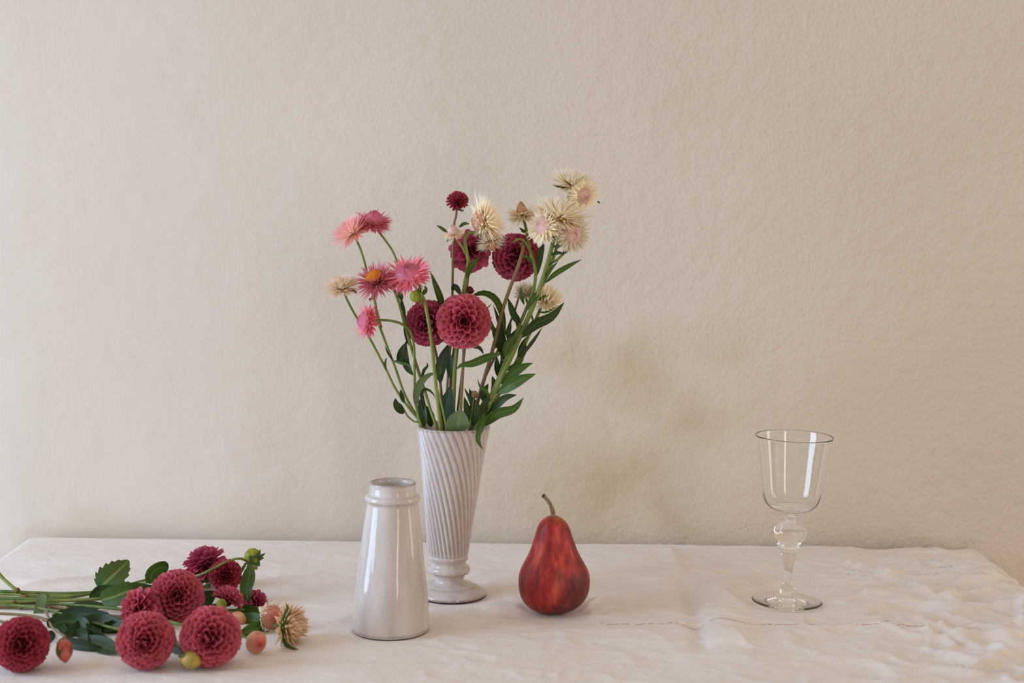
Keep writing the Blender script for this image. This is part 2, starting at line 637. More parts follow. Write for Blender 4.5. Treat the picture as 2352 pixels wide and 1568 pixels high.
# ------------------------------------------------------------------ tablecloth
def vnoise(x, y, seed):
    r = np.random.default_rng(seed)
    g = r.random((256, 256))
    xi, yi = np.floor(x).astype(int), np.floor(y).astype(int)
    fx, fy = x - xi, y - yi
    fx, fy = fx * fx * fx * (fx * (fx * 6 - 15) + 10), fy * fy * fy * (fy * (fy * 6 - 15) + 10)
    a, b = g[xi % 256, yi % 256], g[(xi + 1) % 256, yi % 256]
    c, d = g[xi % 256, (yi + 1) % 256], g[(xi + 1) % 256, (yi + 1) % 256]
    return (a + (b - a) * fx) * (1 - fy) + (c + (d - c) * fx) * fy


def fbm(x, y, seed, octv=4):
    s, k = 0, 1.0
    for o in range(octv):
        s = s + k * (vnoise(x * 2 ** o + 17 * o, y * 2 ** o + 5 * o, seed + o) - 0.5)
        k *= 0.5
    return s


def sstep(a, b, x):
    t = np.clip((x - a) / (b - a), 0, 1)
    return t * t * (3 - 2 * t)


def ridge(x, y, p0, p1, width, one_sided=0.0):
    """a soft fold along a segment; one_sided makes one flank steeper"""
    dx, dy = p1.x - p0.x, p1.y - p0.y
    L = math.hypot(dx, dy)
    tx, ty = dx / L, dy / L
    s = (x - p0.x) * tx + (y - p0.y) * ty
    d = (x - p0.x) * -ty + (y - p0.y) * tx
    w = np.where(d > 0, width, width * (1 - one_sided))
    return np.exp(-(d / w) ** 2) * sstep(-0.02, 0.02, s) * (1 - sstep(L - 0.02, L + 0.02, s))


def cloth_height(x, y):
    wx = x + 0.03 * fbm(x * 9, y * 9, 3)
    wy = y + 0.03 * fbm(x * 9 + 40, y * 9, 5)
    right = sstep(0.14, 0.50, x)
    h = 0.0028 * fbm(x * 7, y * 9, 21)
    # long shallow folds on the left and centre
    h += 0.0016 * (1 - np.abs(2 * vnoise(wx * 6 + 3, wy * 24, 61) - 1)) * (1 - right)
    # crumples: sharp ridges, denser to the right
    r1 = 1 - np.sqrt((2 * vnoise(wx * 10 + wy * 9, wy * 20 - wx * 7, 31) - 1) ** 2 + 0.012)
    r2 = 1 - np.sqrt((2 * vnoise(wx * 22 + 9 + wy * 8, wy * 46, 41) - 1) ** 2 + 0.012)
    r3 = 1 - np.sqrt((2 * vnoise(wx * 48, wy * 80, 51) - 1) ** 2 + 0.012)
    far = 0.55 + 0.75 * sstep(0.30, 0.58, x)
    h += right * far * (0.0120 * (r1 ** 3 - 0.25) + 0.0115 * (r2 ** 2.5 - 0.25) + 0.0034 * (r3 - 0.5))
    h += (1 - right) * (0.0026 * (r2 ** 2 - 0.3) + 0.0013 * (r3 - 0.5)) * sstep(-0.6, 0.2, x)
    h *= 0.30 + 0.70 * sstep(0.0, 0.16, BACK - y)
    # the pressed crease and the bulge beside it
    h -= 0.0060 * ridge(x, y, on_table(1618, 1490), on_table(1568, 1320), 0.011, 0.3)
    h += 0.0070 * ridge(x, y, on_table(1680, 1480), on_table(1640, 1355), 0.026, 0.0)
    h += 0.0040 * ridge(x, y, on_table(1575, 1340), on_table(1538, 1262), 0.012, 0.5)
    h += 0.0060 * ridge(x, y, on_table(1610, 1350), on_table(1715, 1400), 0.016, 0.5)
    h += 0.0060 * ridge(x, y, on_table(1930, 1295), on_table(2180, 1390), 0.011, 0.5)
    h += 0.0060 * ridge(x, y, on_table(2110, 1430), on_table(2352, 1530), 0.011, 0.5)
    h += 0.0045 * ridge(x, y, on_table(60, 1346), on_table(260, 1326), 0.012, 0.5)
    h += 0.0015 * ridge(x, y, on_table(600, 1330), on_table(760, 1320), 0.006, 0.5)
    h += 0.0014 * ridge(x, y, on_table(640, 1390), on_table(800, 1400), 0.008, 0.5)
    h += 0.0030 * ridge(x, y, on_table(1345, 1400), on_table(1385, 1368), 0.006, 0.4)
    h += 0.0120 * ridge(x, y, on_table(2348, 1455), on_table(2352, 1395), 0.007, 0.4)
    # the hem seam
    s0, s1 = on_table(1380, 1434), on_table(2140, 1444)
    d = (y - s0.y) - (x - s0.x) * (s1.y - s0.y) / (s1.x - s0.x)
    ins = sstep(s0.x - 0.03, s0.x + 0.02, x) * (1 - sstep(s1.x - 0.02, s1.x + 0.06, x))
    h += ins * (0.0008 * sstep(-0.003, 0.003, d) - 0.0004 * np.exp(-(d / 0.0025) ** 2) * (vnoise(x * 40, y * 0, 9) > 0.4))
    # things press the cloth flat
    for c, r in ((VASE, 0.042), (JUG, 0.045), (PEAR, 0.022), (GLASS, 0.044)):
        dd = np.hypot(x - c.x, y - c.y)
        h *= sstep(r, r + 0.022, dd)
    h *= sstep(0, 0.02, x - XL) * sstep(0, 0.02, XR - x) * 0.75 + 0.25
    return h


def build_cloth():
    drop, rr = 0.30, 0.012
    top_x = np.linspace(XL, XR, 520)
    side = np.concatenate([np.linspace(0, rr * 1.571, 7)[1:], np.linspace(rr * 1.571, drop, 26)[1:]])
    top_y = np.linspace(FRONT, BACK, 380)
    U = np.concatenate([XL - side[::-1], top_x, XR + side])
    Vv = np.concatenate([FRONT - side[::-1], top_y, BACK + side])

    def fold(s, lim):
        a = np.minimum(s, rr * 1.571) / rr
        out = rr * np.sin(a)
        down = rr * (1 - np.cos(a)) + np.maximum(s - rr * 1.571, 0)
        return out, down

    X, Y = np.meshgrid(U, Vv, indexing='ij')
    sx = np.maximum(np.maximum(XL - X, X - XR), 0)
    sy = np.maximum(np.maximum(FRONT - Y, Y - BACK), 0)
    cx, cy = np.clip(X, XL, XR), np.clip(Y, FRONT, BACK)
    ox, dxn = fold(sx, drop)
    oy, dyn = fold(sy, drop)
    hang = np.maximum(sx - rr * 1.571, 0) / drop
    hangf = np.maximum(FRONT - Y - rr * 1.571, 0) / drop
    wob = (0.012 + 0.020 * fbm(cy * 9, cy * 0 + 2, 77)) * hang + 0.010 * np.sin(cy * 40) * hang
    px = cx + np.where(X > XR, 1, -1) * (ox + wob)
    bx = np.where(Y > BACK, 0.6, 1.0)
    py = cy + np.where(Y > BACK, 1, -1) * oy * bx - hangf * (0.012 + 0.012 * np.sin(cx * 38))
    pz = TABLE + cloth_height(cx, cy) * np.exp(-(sx + sy) * 30) - dxn - dyn
    nx, ny = X.shape
    verts = np.stack([px, py, pz], -1).reshape(-1, 3)
    idx = np.arange(nx * ny).reshape(nx, ny)
    q = np.stack([idx[:-1, :-1], idx[1:, :-1], idx[1:, 1:], idx[:-1, 1:]], -1).reshape(-1, 4)
    me = bpy.data.meshes.new('tablecloth')
    me.vertices.add(len(verts))
    me.vertices.foreach_set('co', verts.astype(np.float32).ravel())
    me.loops.add(q.size)
    me.loops.foreach_set('vertex_index', q.astype(np.int32).ravel())
    me.polygons.add(len(q))
    me.polygons.foreach_set('loop_start', np.arange(0, q.size, 4, dtype=np.int32))
    me.polygons.foreach_set('use_smooth', np.ones(len(q), dtype=bool))
    me.materials.append(M['linen'])
    me.update(calc_edges=True)
    me.validate()
    o = link('tablecloth', me)
    o['label'] = 'creased off-white linen tablecloth covering the table against the wall'
    o['category'] = 'tablecloth'
    # stitches of the seam: too fine to pick apart
    V, Fc = [], []
    s0, s1 = on_table(1380, 1434), on_table(2140, 1444)
    n = 150
    r = random.Random(3)
    for i in range(n):
        if r.random() < 0.22:
            continue
        t = i / n
        c = s0.lerp(s1, t) + Vector((0, r.uniform(-0.0008, 0.0008), 0))
        z = TABLE + float(cloth_height(np.array([c.x]), np.array([c.y]))[0]) + 0.0001
        l, w, hh = r.uniform(0.0008, 0.0016), 0.00030, 0.0003
        b, f = box(c.x - l, c.x + l, c.y - w, c.y + w, z, z + hh)
        k = len(V)
        V += b
        Fc += [tuple(q + k for q in ff) for ff in f]
    link('seam_stitching', mesh_data('seam_stitching', V, Fc, M['thread'], smooth=False), o, 'stuff')


build_cloth()


# ------------------------------------------------------------------ vase
def px_h(py, c, Y=None):
    """height above the table of an image row on a vertical axis standing at c"""
    lo, hi = -0.05, 0.6
    for _ in range(40):
        mid = (lo + hi) / 2
        p = Vector((c.x, c.y, TABLE + mid)) - CAM
        q = RC.transposed() @ p
        y = 784.0 + F * q.y / q.z
        if y > py:
            lo = mid
        else:
            hi = mid
    return (lo + hi) / 2


def px_r(px, c, z):
    p = RC.transposed() @ (Vector((c.x, c.y, TABLE + z)) - CAM)
    return px / F * -p.z


def build_vase():
    root = thing('fluted_vase', 'tall white footed vase with twisted flutes holding the flowers', 'vase', VASE)
    H = lambda y: px_h(y, VASE)
    R = lambda w, y: px_r(w, VASE, H(y))
    rimz = H(979)
    # outline of the body: half width in pixels by row
    rows = [(1274, 45), (1262, 48), (1230, 51.5), (1190, 56), (1150, 61), (1110, 66), (1070, 71), (1030, 76.5), (995, 82), (979, 84)]
    keys = [(R(w, y), H(y)) for y, w in rows]
    outer = smooth_profile(keys, 9)
    zb = keys[0][1]
    off = lambda z: (metres(float(np.interp(z, [0, H(1330), zb, rimz], [0, -4, -9, 2])), 1.6), 0)
    nfl, per = 32, 8
    n = nfl * per

    def twist(z):
        t = 1 - (z - zb) / (rimz - zb)
        return 0.78 * (1 - (1 - t) ** 2.2) + 0.42 * t ** 2.5

    V, Fc, UV = [], [], []
    for i, (r, z) in enumerate(outer):
        t = (z - zb) / (rimz - zb)
        amp = R(3.7, 1100) * min(1, t / 0.05 + 0.15) * min(1, (1 - t) / 0.03 + 0.55)
        ox, oy = off(z)
        for k in range(n):
            a = 2 * math.pi * k / n
            ph = (k % per) / per
            g = abs(2 * ph - 1) ** 1.6          # 0 on the ridge, 1 in the groove
            ang = a + twist(z)
            rr = r - amp * g
            V.append((ox + rr * math.cos(ang), oy + rr * math.sin(ang), z + 0.0006 * math.sin(ang * 3) * t + 0.0004 * math.sin(k * 1.7) * (t > 0.985)))
            UV.append((ph, 0.62 * g + (0.4 if t > 0.985 else 0.0)))
    m = len(outer)
    # rounded rim and inside wall
    th = 0.0042
    inner = [(outer[-1][0] - th * 0.5, rimz + 0.0012), (outer[-1][0] - th, rimz - 0.001)]
    inner += [(max(np.interp(z, [p[1] for p in outer], [p[0] for p in outer]) - th, 0.004), z) for z in np.linspace(rimz - 0.01, zb + 0.012, 14)]
    inner.append((0.001, zb + 0.008))
    for r, z in inner:
        ox, oy = off(z)
        for k in range(n):
            a = 2 * math.pi * k / n + twist(min(z, rimz))
            V.append((ox + r * math.cos(a), oy + r * math.sin(a), z))
            UV.append((0, 0.5 if z > rimz - 0.002 else 0.1))
    for i in range(m + len(inner) - 1):
        for k in range(n):
            k2 = (k + 1) % n
            Fc.append((i * n + k, i * n + k2, (i + 1) * n + k2, (i + 1) * n + k))
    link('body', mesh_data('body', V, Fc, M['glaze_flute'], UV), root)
    # foot: disc, step, neck, bead, collar
    fk = [(79.5, 1365), (81, 1361), (78, 1354), (66, 1347), (57, 1343), (50, 1339), (36, 1334), (33, 1326), (37, 1318), (46, 1313),
          (49, 1307), (47.5, 1300), (42, 1296), (41, 1288), (46, 1282), (46.5, 1277), (44, 1272), (30, 1270)]
    prof = [(0.001, 0.0022), (R(78, 1365), 0.0022)] + smooth_profile([(R(w, y), max(H(y), 0.0024)) for w, y in fk], 5)
    V, Fc = lathe(prof, 80, off)
    uv = []
    for r, z in prof:
        edge = 0.9 * math.exp(-((z - 0.0030) / 0.0012) ** 2) + 0.5 * math.exp(-((z - H(1312)) / 0.0012) ** 2) + 0.35 * math.exp(-((z - H(1343)) / 0.001) ** 2) + 0.35 * math.exp(-((z - H(1279)) / 0.001) ** 2)
        uv += [(0, min(edge, 1))] * 80
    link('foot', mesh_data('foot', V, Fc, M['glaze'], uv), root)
    V, Fc = lathe([(0.001, 0.0), (R(77, 1365), 0.0), (R(79.3, 1365), 0.001), (R(79.3, 1365), 0.0024), (0.001, 0.0026)], 80)
    o = link('foot_rim', mesh_data('foot_rim', V, Fc, M['clay']), root)
    o['label'] = 'bare dark clay edge under the foot'
    return rimz


RIM = build_vase()


# ------------------------------------------------------------------ small white bottle
def build_jug():
    root = thing('ceramic_bottle', 'white glazed conical bottle with a collar ring, standing empty', 'bottle', JUG)
    H = lambda y: px_h(y, JUG)
    R = lambda w, y: px_r(w, JUG, H(y))
    zt = H(1107)
    off = lambda z: (metres(4.0, 1.47) * z / zt, 0)
    pk = [(87.5, 1444), (88.5, 1438), (86.5, 1400), (82, 1350), (76.5, 1305), (70.5, 1250), (65, 1205), (60.5, 1170), (59, 1157), (60, 1151), (63.5, 1146),
          (64, 1141), (61.5, 1136), (55.5, 1133), (53, 1128), (52.8, 1118), (53.5, 1109)]
    outer = smooth_profile([(R(w, y), max(H(y), 0.0018)) for w, y in pk], 5)
    th = 0.0038
    top = outer[-1]
    inner = [(top[0] - 0.001, top[1] + 0.0012), (top[0] - th * 0.6, top[1] + 0.0012), (top[0] - th, top[1] - 0.001)]
    inner += [(np.interp(z, [p[1] for p in outer], [p[0] for p in outer]) - th if z < zt - 0.03 else top[0] - th, z) for z in np.linspace(zt - 0.006, 0.012, 16)]
    inner.append((0.001, 0.008))
    prof = [(0.001, 0.0018), (R(86, 1444), 0.0018)] + outer + inner
    wob = lambda r, z, a: r * (1 + 0.006 * math.sin(a * 2 + z * 20) + 0.004 * math.sin(a * 5 + z * 50))
    V, Fc = lathe(prof, 96, off, wob)
    uv = []
    for i, (r, z) in enumerate(prof):
        e = 0.6 * math.exp(-((z - 0.003) / 0.0012) ** 2) + 0.75 * math.exp(-((z - top[1] - 0.0008) / 0.0013) ** 2) + 0.3 * math.exp(-((z - H(1149)) / 0.0014) ** 2)
        if i > len(outer) + 5:
            e = 0.25
        uv += [(0, e)] * 96
    link('body', mesh_data('body', V, Fc, M['glaze'], uv), root)
    V, Fc = lathe([(0.001, 0.0), (R(85, 1444), 0.0), (R(87.3, 1444), 0.0008), (R(87.3, 1444), 0.002), (0.001, 0.0021)], 96)
    o = link('foot_rim', mesh_data('foot_rim', V, Fc, M['clay']), root)
    o['label'] = 'bare dark clay edge under the base'


build_jug()


# ------------------------------------------------------------------ pear
def build_pear():
    root = thing('pear', 'red pear with a curved brown stalk standing upright on the cloth', 'pear', PEAR)
    H = lambda y: px_h(y, PEAR)
    R = lambda w, y: px_r(w, PEAR, H(y))
    keys = [(0.0005, 0.004), (R(14, 1404), 0.0008), (R(30, 1404), 0.0012), (R(48, 1400), H(1396)), (R(66, 1386), H(1383)), (R(77.5, 1366), H(1364)), (R(81.5, 1338), H(1337)),
            (R(79, 1315), H(1315)), (R(72, 1298), H(1298)), (R(62, 1278), H(1280)), (R(53, 1260), H(1261)), (R(47, 1243), H(1243)),
            (R(42, 1228), H(1228)), (R(37, 1212), H(1212)), (R(29, 1198), H(1198)), (R(17, 1187), H(1188)), (R(8, 1184), H(1185)), (0.0005, H(1189))]
    prof = smooth_profile(keys, 5)
    lump = lambda r, z, a: r * (1 + 0.012 * math.sin(2 * a + 30 * z) + 0.010 * math.sin(3 * a + 1 + 14 * z) + 0.006 * math.sin(5 * a + 60 * z))
    V, Fc = lathe(prof, 72, lambda z: (0.0008 * math.sin(z * 40), 0), lump)
    link('fruit', mesh_data('fruit', V, Fc, M['pear']), root)
    Y = PEAR.y
    pts = [at(1271, 1190, Y), at(1270, 1176, Y), at(1264, 1158, Y - 0.003), at(1255, 1145, Y - 0.004), at(1248, 1138, Y - 0.005)]
    r = metres(1, Y)
    add_tube('stalk', pts, [6.5 * r, 5.2 * r, 4.4 * r, 4.3 * r, 4.8 * r], M['pear_stem'], root, 10)
    d = (pts[-1] - pts[-2]).normalized()
    add_tube('stalk_end', [pts[-1] - d * 0.0006, pts[-1] + d * 0.0002, pts[-1] + d * 0.0009], [5.0 * r, 5.3 * r, 4.2 * r], M['pear_cut'], root, 10, 3)


build_pear()


# ------------------------------------------------------------------ wine glass
def build_glass():
    root = thing('wine_glass', 'clear empty wine glass with a beaded baluster stem on the crumpled cloth', 'glass', GLASS)
    root.rotation_euler = (0.0, math.radians(0.8), 0.0)
    root.location = GLASS + Vector((0, 0, 0.0013))
    H = lambda y: px_h(y, GLASS)
    R = lambda w, y: px_r(w, GLASS, H(y))
    # the three parts are shells that meet edge to edge, so the glass is one solid
    foot = [(0.0004, 0.0008), (R(60, 1384), 0.0003), (R(76, 1384), 0.0), (R(80, 1384), 0.0002), (R(81.5, 1384), 0.0006), (R(80, 1384), 0.0011)]
    foot += smooth_profile([(R(74, 1384), 0.0014), (R(50, 1380), 0.0024), (R(28, 1374), 0.0046), (R(17, 1368), H(1370))], 5)
    stem = smooth_profile([(R(17, 1368), H(1370))] + [(R(w, y), H(y)) for w, y in (
        (17.5, 1366), (19, 1359), (17.5, 1353), (12, 1347), (9.5, 1338), (9.3, 1325), (11, 1308), (15, 1288), (18.5, 1273),
        (19, 1267), (21, 1264), (26.5, 1260), (28, 1254), (26, 1248), (24, 1246), (27, 1244), (34, 1238), (37.5, 1228), (37, 1219), (31, 1210), (20, 1204),
        (13, 1200), (11.2, 1194), (11.5, 1187), (15, 1182))], 4)
    outer = smooth_profile([(R(w, y), H(y)) for w, y in ((15, 1182), (30, 1176.5), (44, 1171), (55, 1163), (61.5, 1153), (66, 1138), (70, 1112),
                            (74, 1085), (80, 1045), (85.5, 1015), (88.5, 1004))], 5)
    th = 0.0007
    zt = outer[-1][1]
    inner = [(outer[-1][0] - th * 0.5, zt + 0.0004)]
    zf = H(1173)
    for r, z in reversed(outer):
        if z < zf + 0.001:
            break
        k = min(1.0, (z - zf) / 0.02)
        inner.append((max(r - th * (1 + 0.8 * (1 - k)), 0.0005), z + 0.0010 * (1 - k)))
    inner += [(inner[-1][0] * 0.6, inner[-1][1] - 0.0012), (0.0004, inner[-1][1] - 0.0016)]
    for name, prof, n in (('foot', foot, 80), ('stem', stem, 80), ('bowl', outer + inner, 80)):
        V, Fc = lathe(prof, n)
        link(name, mesh_data(name, V, Fc, M['glass']), root)


build_glass()


# ------------------------------------------------------------------ flower parts
def petal_mesh(name, mat, roll, flare, closed=0.0, nu=6, nv=6):
    """a rolled ray petal: width 1, length 1 along +Z, hollow side to +Y"""
    V, Fc, UV = [], [], []
    for j in range(nv + 1):
        v = j / nv
        prof = (0.42 + 0.58 * min(1, v / 0.6) ** 0.8)
        r = 0.5 * prof
        A = roll * (1 - 0.32 * v) + closed * v
        for i in range(nu + 1):
            u = -1 + 2 * i / nu
            a = u * A
            tipcut = -0.02 * (abs(u) ** 2.0) * v ** 3
            z = v - tipcut
            y = r * (1 - math.cos(a)) * (1.15 if v > .5 else 1.0) - flare * v ** 3 * (1 - 0.4 * u * u)
            x = r * math.sin(a) * (1.0 - 0.10 * v ** 8)
            V.append((x, y, z))
            UV.append((i / nu, v))
    for j in range(nv):
        for i in range(nu):
            k = j * (nu + 1) + i
            Fc.append((k, k + 1, k + nu + 2, k + nu + 1))
    return mesh_data(name, V, Fc, mat, UV)


def flat_petal(name, mat, nu=4, nv=6):
    """a broad open petal with a rounded tip, slightly spooned"""
    V, Fc, UV = [], [], []
    for j in range(nv + 1):
        v = j / nv
        w = 0.5 * (0.35 + 0.65 * math.sin(min(1, v * 1.15) * math.pi / 2)) * (1 if v < 0.75 else math.sqrt(max(0, 1 - ((v - 0.75) / 0.27) ** 2)))
        for i in range(nu + 1):
            u = -1 + 2 * i / nu
            V.append((w * u, 0.32 * w * 2 * u * u * 0.8 - 0.18 * v * v, v))
            UV.append((i / nu, v))
    for j in range(nv):
        for i in range(nu):
            k = j * (nu + 1) + i
            Fc.append((k, k + 1, k + nu + 2, k + nu + 1))
    return mesh_data(name, V, Fc, mat, UV)


PETALS = {}
for key in ('dahlia', 'dahlia_plum_shade', 'dahlia_wine_shade'):
    PETALS[key] = (petal_mesh('petal_cup_' + key, M[key], 1.70, 0.20),
                   petal_mesh('petal_bud_' + key, M[key], 1.9, -0.05, 0.4),
                   flat_petal('petal_open_' + key, M[key]))


def sphere(c, r, nu=20, nv=12, squash=(1, 1, 1)):
    V, Fc = [], []
    for j in range(nv + 1):
        th = math.pi * j / nv
        for i in range(nu):
            a = 2 * math.pi * i / nu
            V.append((c[0] + r * squash[0] * math.sin(th) * math.cos(a), c[1] + r * squash[1] * math.sin(th) * math.sin(a), c[2] + r * squash[2] * math.cos(th)))
    for j in range(nv):
        for i in range(nu):
            i2 = (i + 1) % nu
            Fc.append((j * nu + i, (j + 1) * nu + i, (j + 1) * nu + i2, j * nu + i2))
    return V, Fc


def head_object(root, name, center, axis, data, spin=0.0):
    o = link(name, data, root)
    o.location = center - root.location
    q = axis.to_track_quat('Z', 'Y') @ Quaternion((0, 0, 1), spin)
    o.rotation_mode = 'QUATERNION'
    o.rotation_quaternion = q
    return o


def sepals_mesh(name, R, n, length, width, spread, mat, z0=0.0, r0=0.1):
    """a whorl of green sepals around the back of a head (axis +Z is the flower's face)"""
    V, Fc, UV = [], [], []
    for s in range(n):
        a = 2 * math.pi * s / n + 0.2 * math.sin(s * 5)
        er = Vector((math.cos(a), math.sin(a), 0))
        et = Vector((-math.sin(a), math.cos(a), 0))
        L = length * (0.85 + 0.3 * ((s * 7) % 5) / 5)
        k0 = len(V)
        p = er * (r0 * R) + Vector((0, 0, z0 * R))
        for j in range(6):
            v = j / 5
            th = spread[0] + (spread[1] - spread[0]) * v
            w = width * R * math.sin(math.pi * (0.12 + 0.88 * v) ** 0.8) * (0 if j == 5 else 1)
            for u in (-1, 0, 1):
                V.append(p + et * (w * u) + Vector((0, 0, 0.15 * w * u * u)))
                UV.append((u * .5 + .5, v))
            p = p + (er * math.sin(th) + Vector((0, 0, math.cos(th)))) * (L * R / 5)
        for j in range(5):
            for i in range(2):
                k = k0 + j * 3 + i
                Fc.append((k, k + 1, k + 4, k + 3))
    return mesh_data(name, V, Fc, mat, UV)


def dahlia_head(root, center, axis, R, mat='dahlia', n=150, tmax=140, style='ball', seed=1, spin=0.0, calyx=True, squash=1.0):
    r = random.Random(seed)
    core = mesh_data('flower_head', *sphere((0, 0, 0), R * (0.50 if style == 'ball' else 0.34), 16, 10, (1, 1, squash)), M['dahlia_core'])
    head = head_object(root, 'flower_head', center, axis, core, spin)
    cup, bud, opn = PETALS[mat]
    tm = math.radians(tmax)
    ex = 0.62
    for i in range(n):
        s = (i + 0.6) / n
        th = tm * s ** ex
        ph = i * 2.399963 + r.uniform(-0.06, 0.06)
        dens = n * (1 / ex) * th ** (1 / ex - 1) / tm ** (1 / ex) / (2 * math.pi * max(math.sin(th), 0.25))
        space = 1 / math.sqrt(max(dens, 0.1))
        d = Vector((math.sin(th) * math.cos(ph), math.sin(th) * math.sin(ph), math.cos(th) * squash))
        eth = Vector((math.cos(th) * math.cos(ph), math.cos(th) * math.sin(ph), -math.sin(th)))
        deg = math.degrees(th)
        tip = R * (0.84 + 0.16 * min(1, deg / 55)) * r.uniform(0.965, 1.03)
        if style == 'ball':
            start, w = 0.40 * R, space * R * 1.30
            data = bud if deg < 17 else cup
        elif style == 'loose':
            start, w = 0.25 * R, min(space * R * 1.35, 0.50 * R)
            data = opn if deg > 50 else cup
            tip *= r.uniform(0.86, 1.06)
        else:  # young: half open, narrow petals
            start, w = 0.25 * R, min(space * R * 1.15, 0.26 * R)
            data = bud if deg < 40 else cup
        w = min(w, 0.42 * R)
        tilt = r.uniform(-0.07, 0.07) + (0.10 if style != 'young' else -0.12)
        dz = (d + eth * tilt).normalized()
        dy = (-eth + d * tilt)
        dy = (dy - dz * dy.dot(dz)).normalized()
        dx = dy.cross(dz)
        p = link('petal', data, head)
        length = (tip - start)
        mat4 = Matrix(((dx.x * w, dy.x * w, dz.x * length, d.x * start), (dx.y * w, dy.y * w, dz.y * length, d.y * start),
                       (dx.z * w, dy.z * w, dz.z * length, d.z * start), (0, 0, 0, 1)))
        p.matrix_local = mat4
    if calyx:
        cal = link('calyx', sepals_mesh('calyx', R, 7, 0.42, 0.12, (1.9, 1.2), M['sepal'], -0.62 * squash, 0.10), head)
    return head


def bract_strip(V, Fc, UV, origin, phi, th0, th1, L, w, cup=0.25, nseg=5):
    er = Vector((math.cos(phi), math.sin(phi), 0))
    et = Vector((-math.sin(phi), math.cos(phi), 0))
    p = Vector(origin)
    k0 = len(V)
    for j in range(nseg + 1):
        v = j / nseg
        th = th0 + (th1 - th0) * v
        d = er * math.sin(th) + Vector((0, 0, math.cos(th)))
        nrm = er * math.cos(th) - Vector((0, 0, math.sin(th)))
        ww = w * (0.62 + 0.38 * math.sin(math.pi * min(1, v * 1.2))) * (1 - v ** 4 * 0.95)
        for u in (-1, 0, 1):
            V.append(p + et * (ww * 0.5 * u) - nrm * (cup * ww * u * u))
            UV.append((u * .5 + .5, v))
        p = p + d * (L / nseg)
    for j in range(nseg):
        for i in range(2):
            k = k0 + j * 3 + i
            Fc.append((k, k + 1, k + 4, k + 3))


STRAW = {  # n, polar angle outermost, innermost, length outermost, innermost, width, curl
    'brush': (280, 128, 10, 1.08, 1.10, 0.115, -0.36),
    'daisy': (180, 118, 40, 0.98, 0.92, 0.115, -0.2),
    'dome': (150, 122, 62, 0.82, 0.96, 0.150, -0.15),
    'cup': (230, 112, 6, 1.0, 0.95, 0.24, -1.0),
    'shaggy': (130, 125, 25, 0.95, 0.90, 0.15, -1.3),
}


